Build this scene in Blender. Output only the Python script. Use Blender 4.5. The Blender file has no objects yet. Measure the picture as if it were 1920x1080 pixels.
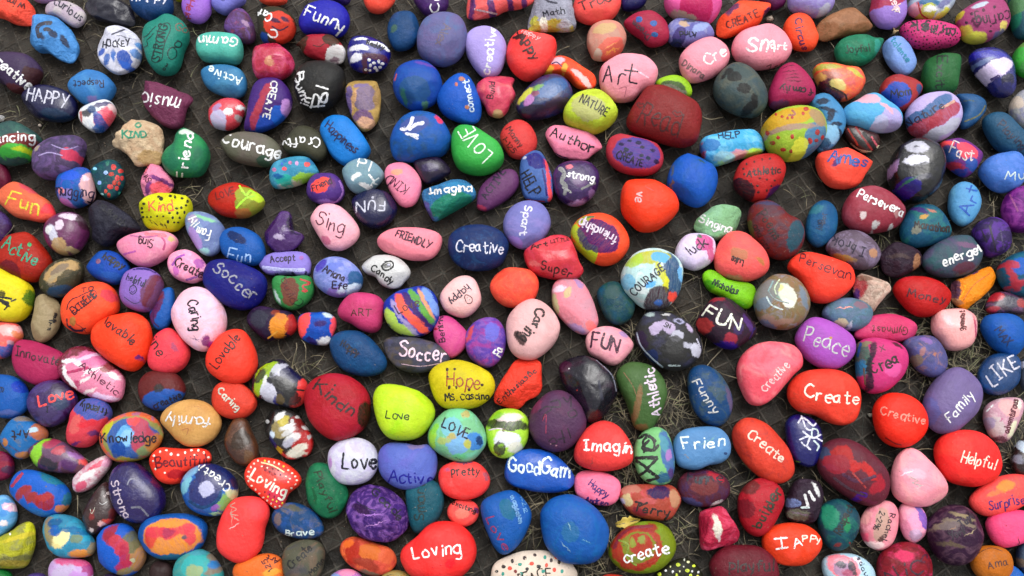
import bpy, math, random
from mathutils import Vector, Matrix, noise
from mathutils.bvhtree import BVHTree

# ---------------------------------------------------------------- camera, sky, sun, exposure
scene = bpy.context.scene
COL = scene.collection
R = math.radians
TILT = R(15.5)
DIST = 1.02
cam_d = bpy.data.cameras.new("camera"); cam_d.lens = 28.25; cam_d.sensor_width = 36
cam_d.clip_start = 0.02; cam_d.clip_end = 100
cam = bpy.data.objects.new("camera", cam_d); COL.objects.link(cam)
cam.location = (0, -DIST*math.sin(TILT), DIST*math.cos(TILT)); cam.rotation_euler = (TILT, 0, 0)
scene.camera = cam

SUN_EL, SUN_AZ = R(62), R(20)          # high, hazy, from beyond the top of the picture
world = bpy.data.worlds.new("World"); scene.world = world; world.use_nodes = True
wn, wl = world.node_tree.nodes, world.node_tree.links
wn.clear()
sky = wn.new('ShaderNodeTexSky'); sky.sky_type = 'NISHITA'; sky.sun_disc = False
sky.sun_elevation = SUN_EL; sky.sun_rotation = SUN_AZ; sky.dust_density = 6.0; sky.air_density = 1.0
hs = wn.new('ShaderNodeHueSaturation'); hs.inputs['Saturation'].default_value = 0.08
bg = wn.new('ShaderNodeBackground'); bg.inputs['Strength'].default_value = 0.15
wo = wn.new('ShaderNodeOutputWorld')
wl.new(sky.outputs[0], hs.inputs['Color']); wl.new(hs.outputs[0], bg.inputs[0]); wl.new(bg.outputs[0], wo.inputs[0])
sun_d = bpy.data.lights.new("sun", 'SUN'); sun_d.energy = 0.6; sun_d.angle = R(40); sun_d.color = (1, .97, .93)
sun = bpy.data.objects.new("sun", sun_d); COL.objects.link(sun)
sd = Vector((math.sin(SUN_AZ)*math.cos(SUN_EL), math.cos(SUN_AZ)*math.cos(SUN_EL), math.sin(SUN_EL)))
sun.rotation_euler = sd.to_track_quat('Z', 'Y').to_euler(); sun.location = sd*4
vs = scene.view_settings
vs.view_transform = 'Standard'; vs.look = 'None'; vs.gamma = 1; vs.use_curve_mapping = False
vs.exposure = 0.55

CAM_M = Matrix.Translation(cam.location) @ Matrix.Rotation(TILT, 4, 'X')
CAM_L = Vector(cam.location)
K = 36/28.25/1920                        # metres at unit depth per photo pixel
def ray(px, py):
    return (CAM_M.to_3x3() @ Vector(((px-960)*K, -(py-540)*K, -1))).normalized()
def ground(px, py, z=0.0):
    d = ray(px, py)
    return CAM_L + d*((z-CAM_L.z)/d.z)
CAM_I = CAM_M.inverted()
def to_px(p):
    q = CAM_I @ p
    return (960 + q.x/(-q.z)/K, 540 - q.y/(-q.z)/K)

# ---------------------------------------------------------------- helpers
def lin(c): return c/12.92 if c <= .04045 else ((c+.055)/1.055)**2.4
def rgb(h):
    return tuple(lin(int(ch, 16)/15) for ch in h) + (1,)
def rgba(h, k=.93):
    """paint colour of a three figure hex, held inside the range of real pigments"""
    r, g, b = (int(ch, 16) for ch in h)
    if 6 <= b <= 11 and r < g <= 4 and b-g > 3: g += .11*b; r = max(0, r-1)      # cobalt rather than ultramarine
    if r >= 12 and g <= 5 and b <= 5: g += .3; b += 1.2; k *= 1.07                           # fluorescent red leans to coral
    elif r >= 13 and 6 <= g <= 10 and b > g: b -= .6; g += .5; k *= 1.09
    c = [lin(v/15) for v in (r, g, b)]
    k *= .70+.27*max(c)
    return tuple(min(.82, max(.004, v*k)) for v in c) + (1,)
def new_mat(name):
    m = bpy.data.materials.new(name); m.use_nodes = True
    nt = m.node_tree; nt.nodes.clear()
    out = nt.nodes.new('ShaderNodeOutputMaterial'); b = nt.nodes.new('ShaderNodeBsdfPrincipled')
    nt.links.new(b.outputs[0], out.inputs[0])
    return m, nt, b
def mesh_obj(name, verts, faces, mats, parent=None, smooth=True, midx=None):
    me = bpy.data.meshes.new(name); me.from_pydata(verts, [], faces)
    for m in mats: me.materials.append(m)
    if midx: me.polygons.foreach_set('material_index', midx)
    if smooth: me.polygons.foreach_set('use_smooth', [True]*len(me.polygons))
    me.update()
    o = bpy.data.objects.new(name, me); COL.objects.link(o)
    if parent: o.parent = parent
    return o
def mixc(nt, fac, a, b):
    n = nt.nodes.new('ShaderNodeMix'); n.data_type = 'RGBA'
    for s, v in ((n.inputs[0], fac), (n.inputs[6], a), (n.inputs[7], b)):
        if isinstance(v, (float, int, tuple)): s.default_value = v
        else: nt.links.new(v, s)
    return n.outputs[2]
def noise_node(nt, vec, scale, detail=3, rough=.5, dist=0):
    n = nt.nodes.new('ShaderNodeTexNoise'); n.inputs['Scale'].default_value = scale
    n.inputs['Detail'].default_value = detail; n.inputs['Roughness'].default_value = rough
    n.inputs['Distortion'].default_value = dist
    nt.links.new(vec, n.inputs['Vector']); return n
def rng_node(nt, v, a, b, c=0., d=1., smooth=False):
    n = nt.nodes.new('ShaderNodeMapRange')
    if smooth: n.interpolation_type = 'SMOOTHSTEP'
    for i, x in zip((1, 2, 3, 4), (a, b, c, d)): n.inputs[i].default_value = x
    nt.links.new(v, n.inputs[0]); return n.outputs[0]
def math_node(nt, op, a, b=None, c=None):
    n = nt.nodes.new('ShaderNodeMath'); n.operation = op
    for i, v in enumerate((a, b, c)):
        if v is None: continue
        if isinstance(v, (float, int)): n.inputs[i].default_value = v
        else: nt.links.new(v, n.inputs[i])
    return n.outputs[0]

# node group shared by every stone: brushed coordinates, wear masks and relief
def make_stone_group():
    g = bpy.data.node_groups.new("stone_surface", 'ShaderNodeTree')
    it = g.interface
    it.new_socket("Seed", in_out='INPUT', socket_type='NodeSocketVector')
    it.new_socket("Relief", in_out='INPUT', socket_type='NodeSocketFloat')
    it.new_socket("Rough", in_out='INPUT', socket_type='NodeSocketFloat')
    for nm, t in (("Coord", 'Vector'), ("Streak", 'Float'), ("Fleck", 'Float'), ("Grime", 'Float'), ("Mottle", 'Float'), ("Normal", 'Vector'), ("Roughness", 'Float'), ("SeedCoord", 'Vector')):
        it.new_socket(nm, in_out='OUTPUT', socket_type='NodeSocket'+t)
    gi = g.nodes.new('NodeGroupInput'); go = g.nodes.new('NodeGroupOutput')
    tc = g.nodes.new('ShaderNodeTexCoord')
    def vm(op, a, b):
        n = g.nodes.new('ShaderNodeVectorMath'); n.operation = op
        for i, v in enumerate((a, b)):
            if isinstance(v, tuple): n.inputs[i].default_value = v
            elif isinstance(v, float): n.inputs['Scale'].default_value = v
            else: g.links.new(v, n.inputs[i])
        return n.outputs[0]
    P = tc.outputs['Object']
    S = vm('ADD', P, gi.outputs['Seed'])
    n1 = noise_node(g, S, 95, 3, .6); n2 = noise_node(g, S, 480, 2, .6)
    d1 = vm('SCALE', vm('SUBTRACT', n1.outputs['Color'], (.5, .5, .5)), .0085)
    d2 = vm('SCALE', vm('SUBTRACT', n2.outputs['Color'], (.5, .5, .5)), .0034)
    C = vm('ADD', vm('ADD', P, d1), d2)
    g.links.new(C, go.inputs['Coord']); g.links.new(S, go.inputs['SeedCoord'])
    # brush streaks run one way on each stone: stretch a rotated copy of the coordinates
    rot = g.nodes.new('ShaderNodeVectorRotate'); rot.rotation_type = 'Z_AXIS'
    sx = g.nodes.new('ShaderNodeSeparateXYZ'); g.links.new(gi.outputs['Seed'], sx.inputs[0])
    g.links.new(sx.outputs[2], rot.inputs['Angle']); g.links.new(S, rot.inputs['Vector'])
    st = vm('MULTIPLY', rot.outputs[0], (70., 620., 300.))
    ns = noise_node(g, st, 1.0, 3, .6, .6)
    g.links.new(rng_node(g, ns.outputs['Fac'], .32, .68), go.inputs['Streak'])
    nf = noise_node(g, S, 330, 4, .62)
    g.links.new(rng_node(g, nf.outputs['Fac'], .665, .70), go.inputs['Fleck'])
    ng = noise_node(g, S, 42, 5, .62)
    g.links.new(rng_node(g, ng.outputs['Fac'], .42, .75), go.inputs['Grime'])
    nm = noise_node(g, S, 34, 4, .55, .5)
    g.links.new(rng_node(g, nm.outputs['Fac'], .38, .66), go.inputs['Mottle'])
    fine = noise_node(g, S, 1500, 2, .6); pit = noise_node(g, S, 170, 4, .6)
    h = math_node(g, 'ADD', math_node(g, 'MULTIPLY', fine.outputs['Fac'], .00007),
        math_node(g, 'ADD', math_node(g, 'MULTIPLY', ns.outputs['Fac'], .00013), math_node(g, 'MULTIPLY', pit.outputs['Fac'], .0013)))
    bp = g.nodes.new('ShaderNodeBump'); bp.inputs['Distance'].default_value = 1.0
    g.links.new(gi.outputs['Relief'], bp.inputs['Strength']); g.links.new(h, bp.inputs['Height'])
    g.links.new(bp.outputs[0], go.inputs['Normal'])
    rr = math_node(g, 'ADD', gi.outputs['Rough'], math_node(g, 'MULTIPLY', math_node(g, 'SUBTRACT', pit.outputs['Fac'], .5), .35))
    g.links.new(rr, go.inputs['Roughness'])
    return g
SG = make_stone_group()

# paint laid on top of the stones: one material per colour
PAINT = {}
def paint_mat(h, gloss=.35):
    if h in PAINT: return PAINT[h]
    m, nt, b = new_mat("brushed_paint_"+h)
    tc = nt.nodes.new('ShaderNodeTexCoord')
    n = noise_node(nt, tc.outputs['Object'], 260, 4, .65)
    a = rgba(h); br = tuple(min(.85, v*1.12+.01) for v in a[:3])+(1,); dk = tuple(v*.72 for v in a[:3])+(1,)
    c = mixc(nt, rng_node(nt, n.outputs['Fac'], .35, .65), dk, br)
    nt.links.new(c, b.inputs['Base Color'])
    al = noise_node(nt, tc.outputs['Object'], 420, 3, .6)          # dry brush gaps
    nt.links.new(rng_node(nt, al.outputs['Fac'], .33, .42), b.inputs['Alpha'])
    b.inputs['Roughness'].default_value = .45; b.inputs['Specular IOR Level'].default_value = .3
    bp = nt.nodes.new('ShaderNodeBump'); bp.inputs['Strength'].default_value = .6; bp.inputs['Distance'].default_value = .0008
    nt.links.new(n.outputs['Fac'], bp.inputs['Height']); nt.links.new(bp.outputs[0], b.inputs['Normal'])
    PAINT[h] = m; return m

# ---------------------------------------------------------------- handwriting: a stroke font, ten units to the capital height
GLY = dict(l.split(' ', 1) for l in '''A 0,0 3.5,10 7,0;1.3,4 5.7,4
B 0,0 0,10;~0,10 4.5,9.5 5,7.5 3.5,5.5 0,5;~0,5 5,4.5 5.8,2.3 4.5,.3 0,0
C ~6.5,8.5 4,10 1,8 0,5 1,2 4,0 6.5,1.5
D 0,0 0,10;~0,10 4,9.3 6.5,5 4,.7 0,0
E 5.5,10 0,10 0,0 5.5,0;0,5 4.5,5
F 5.5,10 0,10 0,0;0,5 4.3,5
G ~6.5,8.5 4,10 1,8 0,5 1,2 4,0 6.3,1.5 6.5,4.5;6.8,4.5 4,4.5
H 0,0 0,10;6,0 6,10;0,5 6,5
I 2,0 2,10;0,10 4,10;0,0 4,0
J ~4,10 4,3 3,.3 1,0 0,2
K 0,0 0,10;5.5,10 0,4.5;1.5,5.6 6,0
L 0,10 0,0 5.3,0
M 0,0 .8,10 4,3.5 7.2,10 8,0
N 0,0 0,10 6,0 6,10
O ~3.5,10 .8,8.3 0,5 .8,1.7 3.5,0 6.2,1.7 7,5 6.2,8.3 3.5,10
P 0,0 0,10;~0,10 4.5,9.8 5.5,7.4 4.3,5 0,4.6
Q ~3.5,10 .8,8.3 0,5 .8,1.7 3.5,0 6.2,1.7 7,5 6.2,8.3 3.5,10;4.5,2.5 7,-.5
R 0,0 0,10;~0,10 4.5,9.8 5.5,7.4 4.3,5 0,4.8;2.5,4.8 6,0
S ~5.8,8.6 3.5,10 .8,8.6 1,6.2 3.3,5 5.6,3.6 5.2,1 2.5,0 0,1.4
T 0,10 7,10;3.5,10 3.5,0
U ~0,10 .2,3 1.5,.3 4.5,.3 5.8,3 6,10
V 0,10 3.3,0 6.6,10
W 0,10 2.2,0 4.5,7.5 6.8,0 9,10
X 0,10 6,0;6,10 0,0
Y 0,10 3.2,5;6.4,10 2.2,0
Z 0,10 6,10 0,0 6,0
a ~5,5.6 3,6.3 .5,5 0,2.6 1.5,.2 4,.8 5,3;~5,6 4.9,1.6 5.8,0
b ~0,10 0,.2;~0,4 2,6.2 4.6,5.2 5,2.6 3,0 0,1
c ~4.6,5.3 2.8,6.3 .6,5 0,3 .8,.8 2.8,0 4.7,1
d ~5,10 5,0;~5,4.2 3,6.2 .5,5 0,2.6 1.8,0 5,1.4
e ~.3,3.2 4.8,3.6 4.5,5.5 2.6,6.3 .6,5 0,2.8 1.2,.5 3,0 4.8,1
f ~4.6,9.3 3.3,10 2,8.6 1.8,5 1.8,0;0,6 4,6
g ~4.8,5.6 2.8,6.3 .4,5 0,2.8 1.6,.6 4,1.4 4.8,4;~4.8,6 4.8,-1.5 3.4,-3.5 .6,-2.8
h 0,10 0,0;~0,4 2,6 4,5.4 4.5,3 4.6,0
i .8,6 .8,0;.8,8.6 .9,8.9
j ~2.5,6 2.5,-1.5 1.4,-3.3 0,-2.8;2.5,8.6 2.6,8.9
k 0,10 0,0;4.2,6 0,2.6;1.4,3.5 4.6,0
l .8,10 .8,0
m 0,6 0,0;~0,4 1.6,6.2 3.2,5.2 3.4,0;~3.4,4 5,6.2 6.6,5.2 7,0
n 0,6 0,0;~0,4 2,6.2 4,5.2 4.4,0
o ~2.6,6.3 .6,5.3 0,3.1 .7,.8 2.6,0 4.5,.9 5.2,3.1 4.6,5.3 2.6,6.3
p 0,6 0,-3.6;~0,4.5 2.2,6.3 4.6,5.2 5,2.8 3,.2 0,1
q 5,6 5,-3.6;~5,4.5 2.8,6.3 .4,5.2 0,2.8 2,.2 5,1
r 0,6 0,0;~0,3.6 1.5,5.8 3.8,5.8
s ~4,5.3 2.2,6.3 .6,5 2,3.4 3.8,2 2.8,.2 0,.6
t ~1.8,9 1.8,1.4 2.8,.1 4.2,.6;0,6.2 4,6.2
u ~0,6 .2,1.8 1.8,.1 4.2,1.6;4.4,6 4.5,0
v 0,6 2.3,0 4.6,6
w 0,6 1.6,0 3.3,4.8 5,0 6.6,6
x 0,6 4.4,0;4.4,6 0,0
y ~0,6 1,2.4 2.6,1.4;~4.6,6 3,1 .6,-3.5
z 0,6 4.2,6 0,0 4.2,0
0 ~2.6,10 .5,8 0,5 .6,1.6 2.7,0 4.8,1.8 5.2,5 4.6,8.3 2.6,10
1 0,8 1.4,10 1.4,0
2 ~.2,8 1.6,9.9 4,9.4 4.4,7 2.4,3.4 0,0;0,0 5,0
3 ~.3,9.2 2.6,10 4.4,8 2.2,5.4;~2.2,5.4 4.9,3.6 3.6,.4 0,.8
4 3.6,0 3.6,10 0,3.4 5,3.4
5 4.6,10 .6,10 .4,5.6;~.4,5.6 3.6,6 4.8,3.2 3,.2 0,.6
6 ~4.4,9.4 1.6,8 0,3.4 1.8,0 4.4,1 4.4,4 2,5 .2,3.4
7 0,10 5,10 1.6,0
8 ~2.6,5.3 .5,7.6 2.4,10 4.6,7.8 2.6,5.3 .2,2.6 2.4,0 5,2.4 2.6,5.3
9 ~4.8,7.6 2.6,10 .2,8 1.4,5 4.6,6.4;~4.8,8 4.4,3 3.4,0
- 0,4.6 3.6,4.6
. .4,.2 .5,.4
+ 0,5 6,5;3,8 3,2'''.split('\n'))
def spline(P, closed=False, n=6):
    out = []; N = len(P)
    rngs = range(N) if closed else range(N-1)
    for i in rngs:
        p0 = P[(i-1) % N] if (closed or i > 0) else P[0]; p1 = P[i]; p2 = P[(i+1) % N]
        p3 = P[(i+2) % N] if (closed or i+2 < N) else P[-1]
        for k in range(n):
            t = k/n
            out.append(tuple(.5*((2*b) + (-a+c)*t + (2*a-5*b+4*c-d)*t*t + (-a+3*b-3*c+d)*t**3) for a, b, c, d in zip(p0, p1, p2, p3)))
    if not closed: out.append(P[-1])
    return out
def glyph(ch):
    S = []; w = 0
    for s in GLY[ch].split(';'):
        cur = s[0] == '~'
        P = [tuple(map(float, q.split(','))) for q in s.lstrip('~').split()]
        w = max(w, max(p[0] for p in P)); S.append((cur, P))
    return S, w
def text_strokes(word, cx, cy, ang, height, length, width, rnd):
    adv = []; x = 0
    for ch in word:
        if ch == '_': x += 4; continue
        S, w = glyph(ch); adv.append((x, S)); x += w + 2.3 + rnd.uniform(-.4, .5)
    total = max(x - 2.3, 1); hx = min(length/total, height/10*1.9); hy = height/10
    ca, sa = math.cos(R(ang)), math.sin(R(ang))
    has_cap = any(c in 'ABCDEFGHIJKLMNOPQRSTUVWXYZbdfhklt0123456789' for c in word)
    if not has_cap: hy *= 1.35
    mid = 4.6 if has_cap else 3
    bow = rnd.uniform(-.6, .6)
    out = []
    for x0, S in adv:
        tilt = R(rnd.uniform(-10, 10)); sc = rnd.uniform(.86, 1.12); dy = rnd.uniform(-.9, .9)
        for cur, P in S:
            Q = [(p[0]+rnd.uniform(-.4, .4), p[1]+rnd.uniform(-.42, .42)) for p in P]
            if cur: Q = spline(Q, n=5)
            F = []
            for gx, gy in Q:
                gx *= sc; gy *= sc
                gx, gy = gx*math.cos(tilt)-gy*math.sin(tilt), gx*math.sin(tilt)+gy*math.cos(tilt)
                lx = (x0+gx-total/2)*hx; u = (x0+gx)/total*2-1
                ly = (gy+dy-mid + bow*(1-u*u))*hy
                F.append((cx + lx*ca + ly*sa, cy + lx*sa - ly*ca))
            out.append(F)
    return out

# ---------------------------------------------------------------- laying paint on a stone
class Painter:
    """collects ribbons and dots that follow the surface of one stone (stone's local coordinates)"""
    def __init__(s, bvh, loc, seed):
        s.bvh, s.loc, s.rnd = bvh, loc, random.Random(seed)
        s.v, s.f, s.mi, s.mats, s.boxes = [], [], [], [], []
    def mat(s, h):
        m = paint_mat(h)
        if m not in s.mats: s.mats.append(m)
        return s.mats.index(m)
    def hit(s, px, py, off):
        d = ray(px, py)
        co, n, i, dist = s.bvh.ray_cast(CAM_L - s.loc, d)
        if co is None or n.dot(d) > -.12: return None
        s.v.append(tuple(co + n*off)); return len(s.v)-1
    def layer(s, x0, y0, x1, y1):
        L = 0
        for b in s.boxes:
            if x0 < b[2] and x1 > b[0] and y0 < b[3] and y1 > b[1]: L = max(L, b[4]+1)
        L = min(L, 9); s.boxes.append((x0, y0, x1, y1, L)); return L
    def ribbon(s, pts, w, col):
        rnd = s.rnd
        xs = [p[0] for p in pts]; ys = [p[1] for p in pts]
        L = s.layer(min(xs)-w/2, min(ys)-w/2, max(xs)+w/2, max(ys)+w/2)
        base = .00013 + L*.00007; m = s.mat(col)
        step = max(1.3, min(4., w*.35)); R_ = [pts[0]]; acc = 0
        for a, b in zip(pts, pts[1:]):
            d = math.hypot(b[0]-a[0], b[1]-a[1])
            if d < 1e-6: continue
            t = step-acc
            while t <= d:
                R_.append((a[0]+(b[0]-a[0])*t/d, a[1]+(b[1]-a[1])*t/d)); t += step
            acc = d-(t-step)
        if math.hypot(R_[-1][0]-pts[-1][0], R_[-1][1]-pts[-1][1]) > .3: R_.append(pts[-1])
        if len(R_) < 2: R_.append((R_[0][0]+.3, R_[0][1]))
        nc = max(3, int(w/3.2)+2); nc += 1-nc % 2
        rows = []; n = len(R_); ph = rnd.uniform(0, 9); wk = rnd.uniform(.82, 1.18) if w > 3.3 else rnd.uniform(.92, 1.12)
        def row(p, t, k, i):
            nx, ny = -t[1], t[0]; r = []
            jl = noise.noise(Vector((i*.35, ph, 0)))*.36; jr = noise.noise(Vector((i*.35, ph+7, 0)))*.36
            for c in range(nc):
                u = c/(nc-1)*2-1
                o = u*w/2*k*(1+(jl if u < 0 else jr))
                r.append(s.hit(p[0]+nx*o, p[1]+ny*o, base + (1-u*u)*min(.0005, w*.000012)))
            rows.append(r)
        def tan(i):
            a = R_[max(0, i-1)]; b = R_[min(n-1, i+1)]; d = math.hypot(b[0]-a[0], b[1]-a[1]) or 1
            return ((b[0]-a[0])/d, (b[1]-a[1])/d)
        t0 = tan(0); t1 = tan(n-1)
        for e, k in ((.46, .3), (.3, .75)): row((R_[0][0]-t0[0]*w*e, R_[0][1]-t0[1]*w*e), t0, k, -1)
        for i in range(n): row(R_[i], tan(i), wk*(1-(.5 if w > 3.3 else .2)*abs(noise.noise(Vector((i*.22, ph, 3))))), i)
        for e, k in ((.3, .75), (.46, .3)): row((R_[-1][0]+t1[0]*w*e, R_[-1][1]+t1[1]*w*e), t1, k, n)
        for a, b in zip(rows, rows[1:]):
            for c in range(nc-1):
                q = (a[c], b[c], b[c+1], a[c+1])
                if None not in q: s.f.append(q); s.mi.append(m)
    def dot(s, x, y, r, col):
        rnd = s.rnd; L = s.layer(x-r, y-r, x+r, y+r); base = .00014+L*.00007; m = s.mat(col)
        n = 12; c = s.hit(x, y, base+.0003)
        if c is None: return
        rings = []
        e = rnd.uniform(.8, 1.2); a0 = rnd.uniform(0, 6)
        jit = [rnd.uniform(.88, 1.12) for _ in range(n)]
        for q, off in ((.6, .00022), (1., 0)):
            rings.append([s.hit(x+math.cos(a0+k*2*math.pi/n)*r*q*e*jit[k], y+math.sin(a0+k*2*math.pi/n)*r*q/e*jit[k], base+off) for k in range(n)])
        for k in range(n):
            j = (k+1) % n
            t = (c, rings[0][j], rings[0][k])
            if None not in t: s.f.append(t); s.mi.append(m)
            q = (rings[0][k], rings[0][j], rings[1][j], rings[1][k])
            if None not in q: s.f.append(q); s.mi.append(m)
    def build(s, name, parent):
        if not s.f: return
        v, f, mi, mats = s.v, s.f, s.mi, s.mats; s.v, s.f, s.mi, s.mats = [], [], [], []
        return mesh_obj(name, v, f, mats, parent, True, mi)

# ---------------------------------------------------------------- the stones
SC = 7/24
def parse(data):
    ox = oy = 0; out = []
    for ln in data.strip().split('\n'):
        if ln[0] == '>': ox, oy = map(float, ln[1:].split(',')); continue
        F = ln.split('|'); lab, col, poly = F[0], F[1], F[2]
        px = lambda q: (ox+float(q.split(',')[0])*SC, oy+float(q.split(',')[1])*SC)
        st = dict(label=lab, col=col, poly=[px(q) for q in poly.split()], a=0., h=1., g=.3, z=0., m=[], b=[], draw=[])
        for it in F[3:]:
            if not it: continue
            k = it[0]; w = it[1:].split()
            if k in 'ahgz' and len(w) == 1: st[k] = float(w[0])
            elif k == 'f' : st['a'] = .3
            elif k == 'm': st['m'].append((w[0], float(w[1]), float(w[2])))
            elif k == 'b':
                rx, ry = (float(v)*SC for v in w[1].split(','))
                st['b'].append((px(w[0]), rx, ry, float(w[2]), w[3]))
            elif k == 's' and (float(w[0]) >= 28 or (float(w[0]) <= 8 and len(w) == 4)):       # broad strokes sit in the coat of paint itself
                Q = [px(q) for q in w[2:]]; W = float(w[0])*SC
                for (x0, y0), (x1, y1) in zip(Q, Q[1:]):
                    l_ = math.hypot(x1-x0, y1-y0)
                    st['b'].append((((x0+x1)/2, (y0+y1)/2), l_/2+W*.38, W*.52, math.degrees(math.atan2(y1-y0, x1-x0)), w[1]))
            elif k == 's': st['draw'].append(('s', float(w[0])*SC, w[1], [px(q) for q in w[2:]]))
            elif k == 'D': st['draw'].append(('D', px(w[0]), float(w[1])*SC, w[2]))
            elif k == 'd': st['draw'].append(('d', w[0], float(w[1]), float(w[2])*SC))
            elif k == 't': st['draw'].append(('t', w[0], px(w[1]), float(w[2]), float(w[3])*SC, float(w[4])*SC, w[5], float(w[6])*SC))
        out.append(st)
    return out

NO, NL = 60, 13
def stone_mesh(st, seed):
    """the outline in the photograph becomes the widest ring of a solid pebble lying on the sheet"""
    rnd = random.Random(seed)
    pl = st['poly']
    bx = [min(p[0] for p in pl), max(p[0] for p in pl)]; by = [min(p[1] for p in pl), max(p[1] for p in pl)]
    c0 = ground(sum(bx)/2, sum(by)/2)
    G = [ground(x, y) for x, y in pl]
    # thickness from the narrow width of the outline
    wmin = 9
    for k in range(12):
        a = k*math.pi/12; d = [g.x*math.cos(a)+g.y*math.sin(a) for g in G]; wmin = min(wmin, max(d)-min(d))
    h = min(.062, max(.018, wmin*.60))*st['h']*rnd.uniform(.93, 1.07)
    zc = h*.42 + st['z']*.001
    sp = [ground(x, y, zc).xy for x, y in spline(pl, True, 8)]
    # even arc length resample
    per = [0]
    for a, b in zip(sp, sp[1:]+sp[:1]): per.append(per[-1]+(b-a).length)
    ring = []
    j = 0
    for k in range(NO):
        t = per[-1]*k/NO
        while per[j+1] < t: j += 1
        f = (t-per[j])/max(1e-9, per[j+1]-per[j]); ring.append(sp[j].lerp(sp[(j+1) % len(sp)], f))
    C = sum(ring, Vector((0, 0)))/NO
    V = [r-C for r in ring]
    if sum(V[i-1].x*V[i].y-V[i].x*V[i-1].y for i in range(NO)) < 0: V.reverse()
    Vs = V[:]
    for _ in range(10): Vs = [(Vs[i-2]+Vs[i-1]+Vs[i]+Vs[(i+1) % NO]+Vs[(i+2) % NO])/5 for i in range(NO)]
    size = math.sqrt(max(v.length for v in V)*min(v.length for v in V))
    p = rnd.uniform(2.35, 2.85) + (.5 if st['h'] > 1.05 else 0)
    top = h*.58; bot = h*.42
    skew = Vector((rnd.uniform(-.12, .12), rnd.uniform(-.12, .12)))*size
    verts = []; faces = []
    so = Vector((seed*3.1, seed*1.7, 0))
    a = st['a']
    cuts = []
    for k in range(int(3+a*16) if a > 0 else rnd.choice((0, 1, 2))):
        th = rnd.uniform(0, 6.283); el = rnd.uniform(.45, 1.25)
        cuts.append((Vector((math.cos(th)*math.cos(el), math.sin(th)*math.cos(el), math.sin(el))), rnd.uniform(.80, .97)-a*.12))
    rings_phi = []
    for k in range(NL*2+1):
        phi = -math.pi/2 + math.pi*(k+.0)/(NL*2)
        rings_phi.append(phi)
    for k, phi in enumerate(rings_phi[1:-1]):
        s_ = math.cos(phi)**(2/p); z = abs(math.sin(phi))**(2/p)*(1 if phi > 0 else -1)
        zz = zc - st['z']*.001 + z*(top if z > 0 else bot)
        for i in range(NO):
            q = min(1, (1-s_)*.9)
            v = V[i]*(1-q) + Vs[i]*q
            v = v*s_ + (skew*z if z > 0 else Vector((0, 0)))*(1-s_)
            P = Vector((v.x, v.y, zz))
            verts.append(P)
    nb = len(verts)
    verts.append(Vector((0, 0, 0))); verts.append(Vector((skew.x, skew.y, h)))
    # plane cuts and low lumps
    ctr = Vector((0, 0, h*.42))
    Rm = size
    for n_, d_ in cuts:
        sup = max((v-ctr).dot(n_) for v in verts); lim = sup*d_
        for v in verts:
            e = (v-ctr).dot(n_)-lim
            if e > 0: v -= n_*e*(.9 if a > 0 else .7)
    for v in verts:
        d = (v-ctr); hor = Vector((d.x, d.y, 0)).length/max(size, 1e-6)
        amp = size*(.045+.10*a)*(1.0 if v.z > h*.5 else .45)
        nn = noise.noise(v*22+so)*amp + noise.noise(v*55+so)*amp*.4 + noise.noise(v*120+so)*amp*(.12+.6*a) + (abs(noise.noise(v*75+so*2))*amp*-1.2*a)
        v += d.normalized()*nn if d.length > 0 else Vector()
        if v.z < .0006: v.z = .0006
    R_ = 2*NL-1
    for k in range(R_-1):
        for i in range(NO):
            j = (i+1) % NO
            faces.append((k*NO+i, k*NO+j, (k+1)*NO+j, (k+1)*NO+i))
    for i in range(NO):
        j = (i+1) % NO
        faces.append((nb, j, i)); faces.append((nb+1, (R_-1)*NO+i, (R_-1)*NO+j))
    # fit the seen outline to the outline in the photograph (position and extent on the ground)
    loc = Vector((C.x, C.y, st['z']*.001))
    S2 = spline(pl, True, 8)
    tb = [min(q[0] for q in S2), max(q[0] for q in S2), min(q[1] for q in S2), max(q[1] for q in S2)]
    for _ in range(3):
        Q = [to_px(v+loc) for v in verts]
        mb = [min(q[0] for q in Q), max(q[0] for q in Q), min(q[1] for q in Q), max(q[1] for q in Q)]
        sx = (tb[1]-tb[0])/(mb[1]-mb[0]); sy = (tb[3]-tb[2])/(mb[3]-mb[2])
        for v in verts: v.x *= sx*1.01; v.y *= sy*1.01
        Q = [to_px(v+loc) for v in verts]
        mb = [min(q[0] for q in Q), max(q[0] for q in Q), min(q[1] for q in Q), max(q[1] for q in Q)]
        a_ = ground((tb[0]+tb[1])/2, (tb[2]+tb[3])/2, zc); b_ = ground((mb[0]+mb[1])/2, (mb[2]+mb[3])/2, zc)
        loc.x += a_.x-b_.x; loc.y += a_.y-b_.y
    return verts, faces, loc, h, size

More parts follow.
